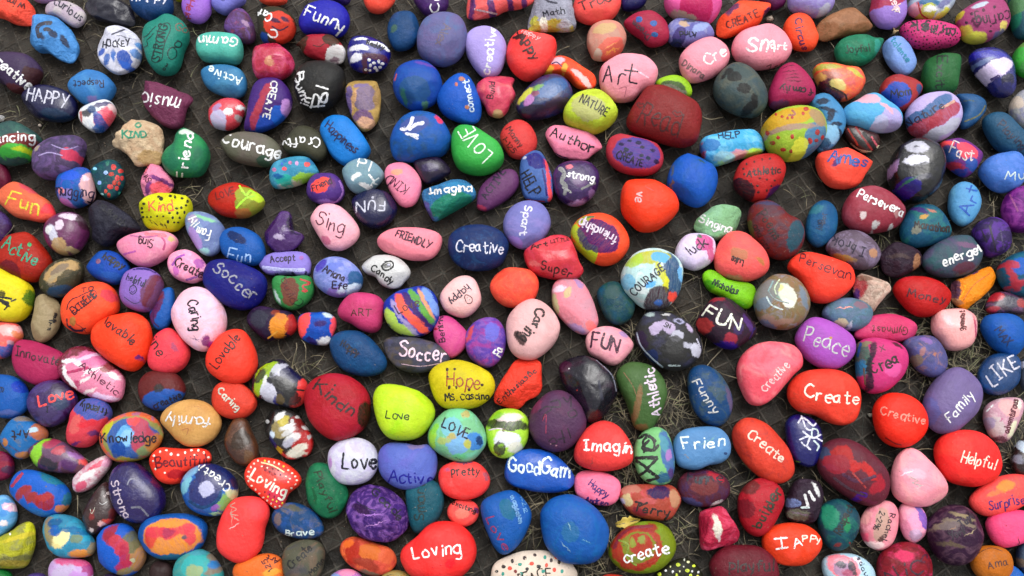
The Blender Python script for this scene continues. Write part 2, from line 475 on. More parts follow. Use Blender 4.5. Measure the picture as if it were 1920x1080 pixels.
def stone_material(st, seed, loc, bvh, h, size):
    m, nt, b = new_mat("painted_stone_surface")
    rnd = random.Random(seed*7+1)
    L = nt.links.new
    g = nt.nodes.new('ShaderNodeGroup'); g.node_tree = SG
    g.inputs['Seed'].default_value = (seed*.37, seed*.91, rnd.uniform(0, 6.28))
    gloss = st['g']
    g.inputs['Relief'].default_value = 1.0 if st['a'] < .3 else (1.1 if gloss >= .5 else 2.6)
    g.inputs['Rough'].default_value = max(.22, .62-.5*gloss)
    base = rgba(st['col'])
    lo = tuple(v*.88 for v in base[:3])+(1,); hi = tuple(min(.84, v*1.08+.003) for v in base[:3])+(1,)
    c = mixc(nt, g.outputs['Streak'], lo, hi)
    pale = tuple(min(.84, v*1.16+.010*max(base[:3])+.002) for v in base[:3])+(1,); deep = tuple(v*.80 for v in base[:3])+(1,)
    c = mixc(nt, rng_node(nt, g.outputs['Mottle'], 0, 1, 0, .55), mixc(nt, .35, c, deep), pale)
    for col, amt, sc in st['m']:
        mp = nt.nodes.new('ShaderNodeVectorMath'); mp.operation = 'ADD'; mp.inputs[1].default_value = (rnd.uniform(0, 9), rnd.uniform(0, 9), 0)
        L(g.outputs['SeedCoord'], mp.inputs[0])
        n = noise_node(nt, mp.outputs[0], 16+sc*11, 5, .6, .4+sc*.35)
        t = .64-.28*amt; w = .16/math.sqrt(sc)
        L(n.outputs['Fac'], (q := nt.nodes.new('ShaderNodeMapRange')).inputs[0])
        q.inputs[1].default_value = t-w*.4; q.inputs[2].default_value = t+w; q.inputs[3].default_value = 0; q.inputs[4].default_value = .55
        c = mixc(nt, q.outputs[0], c, rgba(col))
    cover = rng_node(nt, g.outputs['Streak'], 0, 1, .80, 1.)
    for (x, y), rx, ry, ang, col in st['b']:
        d = ray(x, y); co, n_, i_, ds = bvh.ray_cast(CAM_L-loc, d)
        if co is None: co = ground(x, y, loc.z+h*.35)-loc
        e = .1
        s0 = (ground(x+1, y, .02)-ground(x, y, .02)).length
        mp = nt.nodes.new('ShaderNodeMapping'); mp.vector_type = 'TEXTURE'
        mp.inputs['Location'].default_value = (co.x, co.y, 0)
        mp.inputs['Rotation'].default_value = (0, 0, -R(ang))
        mp.inputs['Scale'].default_value = (rx*s0, ry*s0*1.03, 1000)
        L(g.outputs['Coord'], mp.inputs[0])
        ln = nt.nodes.new('ShaderNodeVectorMath'); ln.operation = 'LENGTH'; L(mp.outputs[0], ln.inputs[0])
        soft = min(.26, .0007/(min(rx, ry)*s0))
        c = mixc(nt, math_node(nt, 'MULTIPLY', rng_node(nt, ln.outputs['Value'], .98-soft, .98+soft, 1., 0.), cover), c, rgba(col))
    # worn flecks where the grey stone shows, and a little dust
    wear = rnd.choice((0, .3, .55, .8)) if st['a'] < .5 else .2
    if wear: c = mixc(nt, math_node(nt, 'MULTIPLY', g.outputs['Fleck'], wear), c, rgba(rnd.choice(('765', '876', '554', '987'))))
    c = mixc(nt, math_node(nt, 'MULTIPLY', g.outputs['Grime'], rnd.uniform(.02, .09)), c, rgba('543'))
    L(c, b.inputs['Base Color']); L(g.outputs['Roughness'], b.inputs['Roughness']); L(g.outputs['Normal'], b.inputs['Normal'])
    b.inputs['Specular IOR Level'].default_value = .17 if gloss < .5 else .35
    if gloss >= .5:
        b.inputs['Coat Weight'].default_value = .35; b.inputs['Coat Roughness'].default_value = .1
    return m

def inside(poly, x, y):
    r = False
    for (x0, y0), (x1, y1) in zip(poly, poly[1:]+poly[:1]):
        if (y0 > y) != (y1 > y) and x < (x1-x0)*(y-y0)/(y1-y0)+x0: r = not r
    return r

BARE = ('bare', 'natural', 'unpainted')
def make_stone(st, seed):
    verts, faces, loc, h, size = stone_mesh(st, seed)
    bvh = BVHTree.FromPolygons(verts, faces)
    m = stone_material(st, seed, loc, bvh, h, size)
    bare = any(b in st['label'].split() for b in BARE) and not any(d[0] == 't' for d in st['draw'])
    nm = 'bare_stone' if bare else 'painted_stone'
    o = mesh_obj(nm, [tuple(v) for v in verts], faces, [m])
    o.location = loc
    o['label'] = st['label']; o['category'] = 'stone' if bare else 'painted stone'; o['kind'] = 'thing'
    o['group'] = 'painted stones laid out on the black sheet'
    P = Painter(bvh, loc, seed*3+1); T = Painter(bvh, loc, seed*3+2)
    rnd = random.Random(seed+99)
    for d in sorted(st['draw'], key=lambda q: q[0] != 's'):
        if d[0] == 's':
            P.ribbon(spline(d[3], n=5) if len(d[3]) > 2 else d[3], d[1], d[2]); P.build('brush_stroke', o)
        elif d[0] == 'D': P.dot(d[1][0], d[1][1], d[2], d[3])
        elif d[0] == 'd':
            xs = [q[0] for q in st['poly']]; ys = [q[1] for q in st['poly']]; put = []
            for _ in range(900):
                x = rnd.uniform(min(xs), max(xs)); y = rnd.uniform(min(ys), max(ys))
                if inside(st['poly'], x, y) and all(math.hypot(x-a, y-b) > 5.5 for a, b in put) and len(put) < 150:
                    put.append((x, y)); P.dot(x, y, rnd.uniform(.9, 1.9), d[1])
    T.boxes = list(P.boxes)
    for d in st['draw']:
        if d[0] == 't':
            for F in text_strokes(d[1], d[2][0], d[2][1], d[3], d[4], d[5], d[7], rnd):
                T.ribbon(F, d[7]*(1.0 if d[7] < 11*SC else .8), d[6])
    k_ = P.build('paint_dots', o)
    if k_: k_['kind'] = 'stuff'
    T.build('lettering', o)
    return o

# ---------------------------------------------------------------- the moulded black sheet underneath
GA = R(29); CELL = .0215                 # turn and size of the moulded squares
def sheet_uv(x, y):
    wx = x + .011*noise.noise(Vector((x*3.5, y*3.5, 5))) + .0030*noise.noise(Vector((x*16, y*16, 5))); wy = y + .011*noise.noise(Vector((x*3.5, y*3.5, 9))) + .0030*noise.noise(Vector((x*16, y*16, 9)))
    return ((wx*math.cos(GA)+wy*math.sin(GA))/CELL, (-wx*math.sin(GA)+wy*math.cos(GA))/CELL)
def sheet_h(x, y):
    u, v = sheet_uv(x, y); iu, iv = math.floor(u), math.floor(v); fu, fv = u-iu, v-iv
    e = min(fu, 1-fu, fv, 1-fv)
    amp = .0034*(1+.6*noise.noise(Vector((iu*.9, iv*.9, 2))))
    big = .0016*noise.noise(Vector((x*9, y*9, 0))) + .0016*noise.noise(Vector((x*34, y*34, 4))) + .0007*noise.noise(Vector((x*110, y*110, 4)))
    return -.0032 - amp*2*e + big
def sheet_material():
    m, nt, b = new_mat("black_moulded_sheet"); L = nt.links.new
    tc = nt.nodes.new('ShaderNodeTexCoord'); P = tc.outputs['Object']
    at = nt.nodes.new('ShaderNodeAttribute'); at.attribute_name = 'grid'
    sp = nt.nodes.new('ShaderNodeSeparateXYZ'); L(at.outputs['Vector'], sp.inputs[0])
    u, v = sp.outputs[0], sp.outputs[1]
    def edge(a): return math_node(nt, 'PINGPONG', a, .5)          # distance to the nearest rib
    eu, ev = edge(u), edge(v)
    rib = math_node(nt, 'MINIMUM', eu, ev)
    diag = math_node(nt, 'ABSOLUTE', math_node(nt, 'SUBTRACT', eu, ev))
    nz = noise_node(nt, P, 45, 5, .62); nf = noise_node(nt, P, 420, 4, .65); nb = noise_node(nt, P, 7, 4, .6); nd = noise_node(nt, P, 900, 3, .7)
    wob = math_node(nt, 'MULTIPLY', math_node(nt, 'SUBTRACT', nf.outputs['Fac'], .5), .10)
    ribm = rng_node(nt, math_node(nt, 'ADD', rib, wob), .028, .085, 1., 0., True)
    diam = rng_node(nt, math_node(nt, 'ADD', diag, wob), .0, .035, 1., 0., True)
    dark = mixc(nt, rng_node(nt, nz.outputs['Fac'], .4, .62), (.0085, .0072, .0056, 1), (.029, .0245, .019, 1))
    broken = rng_node(nt, nz.outputs['Fac'], .38, .60)
    c = mixc(nt, math_node(nt, 'MULTIPLY', math_node(nt, 'MULTIPLY', ribm, broken), .85), dark, (.085, .076, .063, 1))
    c = mixc(nt, math_node(nt, 'MULTIPLY', math_node(nt, 'MULTIPLY', diam, broken), .5), c, (.055, .077, .068, 1))
    wv = nt.nodes.new('ShaderNodeTexVoronoi'); wv.feature = 'DISTANCE_TO_EDGE'; wv.inputs['Scale'].default_value = 62
    wd = nt.nodes.new('ShaderNodeVectorMath'); wd.operation = 'MULTIPLY_ADD'; L(nz.outputs['Color'], wd.inputs[0]); wd.inputs[1].default_value = (.02, .02, .02); L(P, wd.inputs[2])
    L(wd.outputs[0], wv.inputs['Vector'])
    cr = math_node(nt, 'MULTIPLY', rng_node(nt, wv.outputs['Distance'], .0, .05, 1., 0., True), rng_node(nt, nf.outputs['Fac'], .48, .62))
    c = mixc(nt, math_node(nt, 'MULTIPLY', cr, .55), c, (.075, .070, .062, 1))  # pale broken wrinkle lines: glints of the sheet painted into its colour
    # soil washed over the sheet, thicker in the top left corner
    sx = nt.nodes.new('ShaderNodeSeparateXYZ'); L(P, sx.inputs[0])
    corner = math_node(nt, 'ADD', math_node(nt, 'MULTIPLY', sx.outputs[0], -.10), math_node(nt, 'MULTIPLY', sx.outputs[1], .16))
    soil = rng_node(nt, math_node(nt, 'ADD', nb.outputs['Fac'], corner), .40, .64)
    soil = math_node(nt, 'MULTIPLY', soil, rng_node(nt, nf.outputs['Fac'], .38, .58))
    sc = mixc(nt, nd.outputs['Fac'], (.014, .010, .007, 1), (.062, .046, .031, 1))
    c = mixc(nt, math_node(nt, 'MULTIPLY', soil, .75), c, sc)
    # grit specks
    c = mixc(nt, rng_node(nt, nd.outputs['Fac'], .64, .72, 0., .7), c, (.14, .12, .095, 1))
    L(c, b.inputs['Base Color']); b.inputs['Specular IOR Level'].default_value = .25
    L(rng_node(nt, nz.outputs['Fac'], .35, .65, .38, .62), b.inputs['Roughness'])
    hgt = math_node(nt, 'ADD', math_node(nt, 'MULTIPLY', ribm, .0011), math_node(nt, 'ADD', math_node(nt, 'MULTIPLY', nf.outputs['Fac'], .0016), math_node(nt, 'MULTIPLY', nd.outputs['Fac'], .0006)))
    hgt = math_node(nt, 'ADD', hgt, math_node(nt, 'MULTIPLY', diam, .0004))
    bp = nt.nodes.new('ShaderNodeBump'); bp.inputs['Strength'].default_value = .9; bp.inputs['Distance'].default_value = 1
    L(hgt, bp.inputs['Height']); L(bp.outputs[0], b.inputs['Normal'])
    return m
MS = sheet_material()
def grid_mesh(name, xs, ys, zf):
    nx, ny = len(xs), len(ys)
    vs_ = [(x, y, zf(x, y)) for y in ys for x in xs]
    fs = [(j*nx+i, j*nx+i+1, (j+1)*nx+i+1, (j+1)*nx+i) for j in range(ny-1) for i in range(nx-1)]
    o = mesh_obj(name, vs_, fs, [MS], smooth=False)
    at = o.data.attributes.new('grid', 'FLOAT_VECTOR', 'POINT')
    buf = []
    for x, y, z in vs_:
        u, v = sheet_uv(x, y); buf += [u, v, 0]
    at.data.foreach_set('vector', buf)
    o['kind'] = 'structure'; return o
def frange(a, b, n): return [a+(b-a)*i/(n-1) for i in range(n)]
# dense where the camera looks, coarse strips out to 8 m, one sheet in all
xs = frange(-8, -.95, 12)[:-1] + frange(-.95, .95, 590) + frange(.95, 8, 12)[1:]
ys = frange(-8, -.56, 12)[:-1] + frange(-.56, .62, 370) + frange(.62, 8, 12)[1:]
ground_sheet = grid_mesh('ground', xs, ys, lambda x, y: sheet_h(x, y) if abs(x) < .96 and -.57 < y < .63 else -.0045)

# One line per stone: label | paint colour | outline | details, in pixels of a 24/7 enlargement of the region named by the last '>' line.
# b = blotch, m = marbling, s = brush stroke, D = dot, t = written word, a = angular, h = height, g = gloss, z = lift in mm
DATA = '''>0,0
orange red rough stone in the top left corner with an upside down word|f42|-60,-50 60,-40 150,-12 205,30 230,85 215,145 180,168 90,155 20,120 -60,85|t wim 100,15 200 45 130 611 9|a.35|m f64 .3 1
sliver of a pale mauve stone at the top edge beside the word curious|b9c|170,-60 270,-75 360,-40 350,5 300,22 220,12|
pale grey mauve stone painted Curious in thin black letters|bab|293,60 300,25 360,8 440,8 520,45 555,95 540,150 490,180 440,160 370,110 310,95|t curious 440,65 33 40 210 334 8|m ccb .5 2
bright blue jagged stone with black smears like a face|48c|195,190 225,130 300,98 370,100 460,180 500,260 512,330 475,405 400,390 330,340 270,335 210,260|s 26 334 250,235 240,180 270,155 325,145|s 26 334 290,190 300,185 315,190|b 345,220 40,22 50 334|b 415,265 50,16 60 334|b 265,230 24,14 60 334|a.45|m 6ae .4 2
glossy black jagged unpainted looking stone at the top edge|223|545,40 600,0 640,-30 760,-10 840,50 860,110 865,165 800,165 700,145 610,120|a.6|g.6
navy blue stone at the top edge painted Happy in white|137|835,20 850,-40 960,-80 1090,-50 1115,10 1110,80 1060,130 970,140 900,110 850,70|t HAPPY 965,-10 8 55 230 dde 9|m 46a .3 1
lilac egg stone at the top edge with a red name painted upside down|96c|1168,60 1180,0 1220,-50 1300,-60 1350,-20 1362,60 1345,110 1300,150 1240,150 1190,115|t Heid 1215,60 100 40 130 a35 9
periwinkle stone cut by the top edge beside the lilac egg|77c|1358,20 1370,-40 1460,-70 1560,-50 1580,0 1520,50 1450,98 1400,85 1365,55|t O 1435,-8 0 30 30 338 7
dull plum speckled stone behind the mint green Gaming stone|535|1440,200 1455,130 1500,70 1545,52 1590,80 1630,150 1645,240 1610,282 1540,275 1470,235|m 75a .5 3|b 1580,150 30,12 40 a8a|m a46 .3 3
dark grey stone with an orange face and white letters spelling Goat|332|1655,150 1660,80 1720,45 1810,45 1880,90 1905,160 1880,240 1800,285 1700,290 1660,230|b 1790,150 95,90 30 c31|b 1700,255 45,25 70 239|b 1770,130 30,14 20 214|b 1835,125 30,16 20 214|s 9 214 1750,170 1800,195 1850,170|t Cat 1705,95 210 50 90 eee 13|t C 1765,215 200 50 50 eee 13
white knobbly stone with blue dabs painted Hockey in black|dde|628,340 640,290 680,240 700,180 770,165 850,190 900,240 915,310 905,390 850,450 760,480 700,460 650,400|t HOCKEY 745,280 -4 42 170 223 8|b 650,335 26,30 30 25b|b 685,375 22,35 10 36b|b 730,360 16,30 0 47c|b 800,380 40,50 -20 25b|b 810,420 45,20 20 36c|b 870,340 30,25 0 58c|b 890,290 18,28 0 48c|m aab .55 3|a.15|s 10 556 720,220 800,190|s 8 445 760,245 840,225
teal green large stone with Strong in bubble letters and dumbbell|287|915,240 940,170 1010,130 1075,90 1140,105 1200,150 1220,230 1180,330 1150,430 1100,482 1010,480 950,410 920,320|t STRONG 1025,275 -75 55 230 133 8|t Go 1165,180 20 45 85 765 8|s 8 133 1110,300 1135,330 1130,365 1100,382 1080,360 1082,325 1110,300|s 8 133 1142,262 1165,275 1160,300 1135,303 1122,285 1142,262|s 8 133 1118,312 1130,300|s 6 133 925,240 950,225 975,195 1000,170|s 6 133 925,305 950,290 945,260 970,235 985,215|s 6 133 985,350 1000,300 1010,220 1040,160 1085,150 1095,190 1070,250 1050,310 1040,380 1000,400 975,385 985,350|t ow 1065,430 -60 18 50 133 6
mint green blocky stone painted Gaming upside down in white|5ba|1262,290 1285,235 1360,208 1460,208 1545,225 1565,290 1555,380 1510,420 1420,410 1300,395 1265,350|t Gamin 1400,265 184 62 260 eee 14|h1.1
steel blue oval stone painted Active upside down in white|37a|1292,480 1310,440 1370,418 1480,418 1560,450 1588,520 1575,600 1520,635 1430,620 1330,570|t Active 1445,485 200 55 220 dee 12|m 59b .4 1
crimson pink glossy lumpy stone above the purple Create stone|b24|1620,440 1630,350 1680,290 1740,272 1800,310 1870,370 1895,430 1860,490 1790,520 1700,520 1640,505|m d58 .5 3|b 1730,390 25,30 0 c86|g.7|a.3
purple and blue teardrop stone with an orange stripe painted Create|427|1570,840 1590,760 1615,620 1650,530 1720,500 1800,510 1860,570 1880,650 1850,730 1780,800 1680,850 1600,855|b 1700,820 110,60 -30 13a|b 1800,750 60,60 0 24b|s 50 a34 1730,535 1690,620 1650,720 1620,800|b 1835,680 22,50 20 b8c|t CREATE 1735,640 102 42 240 ddd 9
plum stone at the left edge painted Creative in thick white letters|435|-90,400 -60,350 20,335 130,335 210,355 270,420 275,480 230,550 190,590 110,605 60,590 30,550 -60,500|t creative 80,455 40 65 310 eee 18|b 230,500 60,60 -40 422|b 90,580 90,30 10 522
dark navy oval stone painted Happy in thin white capitals|114|140,640 160,590 230,550 330,548 430,580 490,630 500,700 470,760 400,785 300,780 200,740|t HAPPY 305,625 12 85 260 ccd 10|b 370,740 110,35 10 135|m 225 .4 1|g.6
sky blue stone painted Respect upside down in small black letters|37b|435,570 470,500 530,455 600,448 690,475 745,540 735,600 690,650 620,675 540,680 480,640|t Respect 570,540 177 45 190 224 7|b 595,640 35,15 -20 87b|m 59c .3 1
small red white and blue marbled stone touching the sky blue Respect stone|fff|505,760 520,710 570,680 640,655 700,640 740,665 748,720 700,800 650,850 590,850 530,810|b 680,750 50,85 40 e34|b 640,790 30,80 -20 25a|b 640,835 40,22 0 14a|b 660,670 60,18 -20 326|b 555,725 35,25 0 112|b 590,700 30,22 20 237|b 520,750 12,35 0 b22|b 725,690 16,28 10 ecc|m bcd .5 2|g.7
maroon angular stone painted Music upside down in white|735|910,620 930,580 945,525 1000,530 1100,570 1220,610 1240,640 1200,700 1180,780 1150,825 1080,825 1010,780 940,700|t music 1035,640 193 65 250 eee 13|a.4|m 846 .3 1
pale beige bare stone painted Kind in green letters|ca8|722,925 790,850 820,800 880,772 960,775 1030,810 1055,880 1050,960 1030,1050 950,1060 880,1070 850,1020 790,970|t KIND 865,865 0 42 160 397 14|s 12 397 890,790 905,800 900,815 880,818 872,803 890,790|m dca .6 2|b 980,1020 90,50 0 b96|a.6
green and teal stone at the left edge painted Dancing over a red patch|355|-100,900 -60,820 0,780 100,782 200,820 265,870 270,920 220,970 190,1030 100,1060 0,1062 -70,1010|b 80,900 110,50 -15 833|b 90,960 120,35 -8 4b4|b 150,960 50,15 -10 bc2|t Dancing 60,885 -4 60 310 eee 14|m 476 .5 2
purple stone with silvery swirls and a red patch on its right|546|205,1060 215,980 270,930 340,890 430,872 520,872 555,900 550,960 520,1040 490,1110 400,1145 280,1158 215,1120|b 440,990 45,40 20 c34|m 86a .6 3|m 335 .5 2|s 8 a9c 250,1000 320,980 400,1000|s 8 98b 330,930 420,960 500,940|b 235,950 20,20 0 a98
green bent stone painted Friend vertically in white|275|1038,1050 1070,980 1120,940 1140,870 1180,825 1230,835 1310,890 1350,970 1340,1060 1290,1130 1200,1140 1090,1130|t Friendl 1190,985 -83 65 320 eee 15|m 3a5 .5 1|b 1190,845 40,25 0 cdc
small glossy stone marbled red white and lilac left of the purple Create stone|c33|1340,750 1350,700 1410,650 1470,630 1540,640 1580,680 1560,750 1530,810 1460,840 1390,830 1350,800|b 1400,760 55,60 -20 bbd|b 1470,718 30,24 0 eee|b 1545,690 25,12 -30 eee|b 1390,690 30,20 -40 a8b|b 1545,770 25,20 -30 aaa|m d44 .3 2|g.7
long grey stone painted Courage in thick white letters|665|1420,930 1450,880 1530,850 1640,850 1740,880 1800,940 1810,1000 1780,1060 1700,1075 1580,1060 1480,1020|t Courage 1620,935 17 75 390 eee 17|b 1690,1035 45,30 0 354|m 766 .5 1
>453,0
royal blue stone painted Funny in large white letters|22a|368,160 390,80 430,30 520,2 620,10 680,60 695,140 660,220 600,245 500,225 400,215|t Funny 535,120 24 75 270 eee 15
orange red stone cut by the top edge left of the dark blue egg|f42|785,0 800,-60 880,-80 970,-50 985,0 940,60 890,90 830,80 800,45|m f53 .3 1
deep purple stone cut by the top edge with sideways white letters|426|1105,-20 1150,-60 1290,-60 1330,0 1310,70 1240,115 1180,100 1130,40|t Cu 1250,20 -92 55 110 eee 12|m 638 .4 2
dark blue and purple stone cut by the top edge behind Funny|326|570,-20 620,-50 690,-40 700,0 670,35 620,15|m 53a .5 2
deep blue plain egg stone with a faint olive fleck|147|940,230 945,150 980,90 1040,70 1100,80 1138,140 1140,220 1110,290 1050,325 980,320|b 980,180 20,28 20 465|m 259 .3 1
large dusty mauve blue round stone with a faint brown word|669|1128,290 1140,200 1190,120 1270,80 1350,82 1420,120 1450,200 1440,300 1400,380 1310,430 1220,415 1150,360|m 769 .5 1|m 57a .4 2|t Alex 1290,225 110 50 140 767 8
pale lilac egg stone painted Creative upwards in white|a9d|1435,300 1450,220 1510,175 1580,168 1650,200 1695,270 1700,360 1660,470 1600,505 1540,490 1470,400|t creative 1595,320 -82 55 310 eee 13
orange red square stone painted with a drippy black word and faint letters|e32|1702,340 1715,270 1740,210 1800,190 1900,215 2010,240 2020,330 1970,440 1890,510 1820,522 1750,470 1710,400|t HAPPY 1820,290 60 60 220 411 17|t Happy 1860,220 25 26 120 faa 6|m e54 .3 1
small stone split red and white under the Funny stone|a23|355,260 410,235 470,220 540,222 600,230 650,290 670,340 650,400 600,412 500,385 420,350 390,300|b 610,350 75,55 -30 ddd|b 570,250 55,45 30 332|b 385,275 40,60 30 332|b 600,385 30,12 0 867|s 6 511 460,290 500,300 530,280|a.25
blue stone with white bars and dots like a flag with a small word|118|680,340 690,290 720,240 780,230 870,250 940,300 958,350 930,430 860,465 770,470 700,430|b 765,250 45,14 5 eef|b 750,302 65,22 10 eef|b 735,365 48,28 0 eef|s 22 eef 820,275 880,280 945,325|b 860,360 80,22 0 523|b 790,400 22,40 0 523|t Reality 860,290 20 26 110 112 8|D 820,385 11 eef|D 850,405 11 eef|D 882,395 11 eef|D 828,420 11 eef|D 858,436 11 eef|D 890,432 11 eef|D 905,410 11 eef|D 798,448 9 eef|D 825,452 9 eef|D 870,452 11 eef|g.7
large matt black stone with white brush letters reading Bumpin|222|340,540 345,470 400,410 480,390 570,400 650,440 670,510 640,600 580,680 480,722 400,700 350,630|t B 372,505 90 60 55 eee 17|t um 380,590 62 38 90 eee 13|t in 425,650 -60 38 70 eee 13|t Pl 505,620 -78 80 110 eee 18|s 20 eee 500,650 540,655 550,600 520,610 505,650
oval bare tan stone with worn purple paint|b95|670,620 690,560 730,525 770,520 850,530 890,600 895,680 880,780 830,835 770,840 710,770 680,700|b 790,620 75,95 0 879|b 690,650 30,110 0 659|b 720,640 16,70 8 da7|b 780,750 70,40 10 758|b 800,790 60,35 10 da8|b 870,620 18,80 0 a85|b 770,545 50,25 0 87a|a.3
large round cobalt blue stone with green and red smudges|13a|975,570 985,480 1030,420 1110,388 1200,395 1270,460 1290,550 1250,650 1180,700 1100,715 1010,650|b 1110,560 100,80 0 348|b 990,495 10,25 10 c53|b 1180,670 25,14 -40 586|b 1180,410 70,14 10 64a|m 24a .5 2|b 1045,620 16,40 -20 376
bright blue stone painted Connect upwards in white with tan chips|15b|1258,660 1270,590 1330,510 1400,470 1460,490 1500,560 1540,680 1530,770 1480,800 1400,790 1300,740|t connect 1460,620 -100 40 200 cde 9|D 1415,508 18 b76|D 1380,542 12 b65|D 1450,688 15 b75|m 26c .3 1
red pink knobbly stone painted Build sideways in black|c34|1505,610 1530,530 1590,500 1690,490 1755,500 1740,560 1760,620 1730,670 1710,720 1660,760 1590,740 1560,680|t Build 1605,580 -82 38 110 402 7|b 1645,730 35,22 0 ca7|m d67 .5 2|a.3|g.5
large cobalt stone with white scratch marks and a red corner spot|14a|955,930 975,850 1030,760 1110,718 1210,720 1290,770 1340,860 1345,930 1290,1000 1170,1030 1060,1045 980,1020|s 26 dde 1030,830 1070,820 1100,760|s 24 dde 1080,830 1120,800 1165,790|s 22 dde 1060,860 1130,870|s 18 dde 1090,870 1130,890|b 1110,800 100,60 -20 459|b 1265,765 18,38 -30 d34|m 356 .4 3|m 25b .3 1
bright green stone painted Love upside down in white|3a4|1348,940 1360,850 1410,805 1500,815 1600,880 1660,930 1685,1020 1640,1090 1540,1130 1430,1110 1370,1050|t LOVE 1510,925 230 90 230 ded 11|m 4b5 .4 1|h1.1
orange red oval stone with a small black name and numbers slanting down|c32|1665,900 1680,830 1740,780 1800,772 1860,810 1895,880 1895,950 1850,1010 1790,1025 1720,1000|t Manny 1760,880 52 38 150 611 7|t 1-125 1720,930 55 30 110 611 6
dark grey brown stone painted Crafty upside down in white|443|260,940 290,890 340,830 400,808 480,830 540,900 555,970 530,1020 480,1040 400,1010 300,990|t Crafty 380,910 176 55 240 eee 12|m 554 .4 1
bright blue long stone painted Happiness slanting in thin black|07c|505,850 520,790 560,750 620,740 690,760 760,840 820,930 825,980 770,1040 700,1070 640,1060 570,1000 530,920|t Happiness 645,885 43 52 260 225 8|h1.1
>453,0
orange stone with broad purple stripes cut by the top edge|f54|1448,50 1460,-10 1500,-60 1800,-90 1880,-40 1870,10 1800,50 1720,60 1640,100 1520,130 1465,110|s 45 427 1490,-20 1475,110|s 45 427 1590,-50 1615,90|s 40 427 1700,-50 1740,40|s 40 427 1800,-60 1820,20|s 12 dbb 1500,60 1640,90|a.3|g.6
>907,0
grey and yellow wedge stone painted Math in thin black|99a|290,150 315,90 345,0 420,-60 520,-50 575,60 590,150 580,205 450,208 300,205|b 430,190 170,40 5 cb3|b 320,130 25,25 0 cc4|b 385,150 25,40 -20 eed|b 520,160 50,18 0 ccd|s 14 445 370,-20 420,10 470,20|t Math 450,80 -8 38 130 223 8|m bbc .4 2|a.5
orange red stone at the top edge painted with a cut off word beginning Tru|f43|575,80 585,0 620,-50 760,-80 860,-50 882,20 850,100 780,150 680,162 600,130|t True 715,10 -18 60 210 622 9|m f65 .4 1
dark indigo stone half hidden at the top edge between orange and pink ones|115|882,-10 920,-50 1030,-50 1045,10 1000,60 940,75 890,60|m 326 .5 2
pink stone with a deep magenta patch cut by the top edge|d59|1160,10 1180,-60 1300,-100 1450,-90 1520,-20 1525,60 1470,150 1390,170 1260,130 1190,80|b 1370,40 105,110 0 b15|b 1280,140 110,18 25 a98
rough pink skin toned stone with red and yellow brush streaks|c87|665,280 670,200 720,145 810,128 880,155 915,230 905,300 860,360 780,395 710,385 685,340|b 820,300 95,55 -25 d65|s 8 e96 770,320 860,260|s 8 ea5 780,350 870,300|s 8 e54 800,290 890,240|b 780,180 80,40 -10 ca7|m b98 .4 2|b 730,360 30,30 0 cba
crimson pointed stone with three blue dots and a dark word|a24|900,145 940,100 1010,72 1080,70 1140,110 1180,170 1190,260 1130,300 1060,300 1010,250 940,200|D 1000,125 22 14a|D 1092,150 22 14a|D 1100,222 20 149|t Dream 1010,190 222 34 150 645 9
blue violet and white swirled stone painted with a dark upside down word|77b|1170,210 1190,150 1250,112 1350,115 1430,145 1475,210 1470,255 1380,290 1290,305 1210,290|b 1400,170 70,25 -30 9ad|b 1285,150 35,22 20 ca8|b 1260,230 40,60 30 437|b 1330,130 60,14 0 445|b 1230,280 50,18 0 236|t Kind 1310,220 182 34 110 113 8|s 6 124 1220,290 1245,270 1280,300|m aac .4 3|m 449 .4 2
orange red pointed stone with purple edges painted Create in thin black|f41|1495,190 1510,130 1560,80 1630,20 1700,3 1800,15 1845,50 1800,110 1760,170 1640,220 1560,248 1500,230|b 1600,55 60,25 -40 436|b 1815,95 50,14 -55 315|t CREATE 1665,125 -22 48 215 722 8|a.2
large pale pink stone painted Smart with thick white letters|e8a|1595,280 1620,220 1700,175 1820,152 1900,190 1960,260 1980,330 1940,400 1860,440 1740,450 1640,400 1600,340|t Sm 1780,280 3 100 170 fff 20|t art 1895,295 3 45 100 fff 16|t Zoe 1880,425 -20 28 100 855 6
pale pink stone with white letters above a grey painted name|e8a|1255,400 1270,350 1340,280 1430,240 1490,245 1560,300 1580,370 1540,450 1450,510 1340,535 1280,490|t Cre 1480,355 -27 65 150 eee 13|D 1533,330 16 fff|t Dinara 1352,445 33 42 160 977 9
pale pink oval stone painted Art in large black brush letters|e8a|745,450 790,390 860,348 940,345 1040,365 1100,420 1118,480 1080,560 1010,600 960,650 870,660 800,630 755,560|t A 810,480 12 110 70 323 14|t r 885,500 0 85 45 323 12|t t 960,480 15 130 90 323 14|s 6 c78 870,570 915,560 905,620|s 10 fac 960,440 1060,500|m f9b .4 1
orange red oval stone marbled with white pink and yellow behind the Nature stone|e41|372,450 420,390 470,360 540,370 640,440 710,490 720,550 680,580 600,565 540,500 480,480 400,480|b 470,390 60,25 -10 dbc|b 410,450 40,30 0 da3|b 600,470 50,18 40 ebb|b 650,520 60,22 45 ecc|b 520,430 20,25 0 ea4|s 8 336 440,410 470,400 500,425|m f63 .4 3
glossy cobalt and purple stone with a yellow and lilac upper left rim|126|210,690 225,640 280,560 350,500 440,475 510,495 560,560 570,630 530,700 450,740 330,775 250,760|b 440,560 120,60 -30 149|b 300,720 110,40 -10 213|b 480,660 100,28 -20 313|b 265,610 70,25 -45 cc3|b 350,560 40,18 -30 7a4|b 290,640 30,40 30 b7b|b 330,600 25,20 0 835|m 425 .5 4|g.6
yellow green square stone with a bare tan top painted Nature|bc3|512,740 540,660 590,600 670,572 750,585 820,650 860,720 845,780 780,840 700,865 620,840 540,800|b 675,680 110,85 20 bb7|t NATURE 710,680 28 55 190 443 8|m ce4 .5 2|h1.1
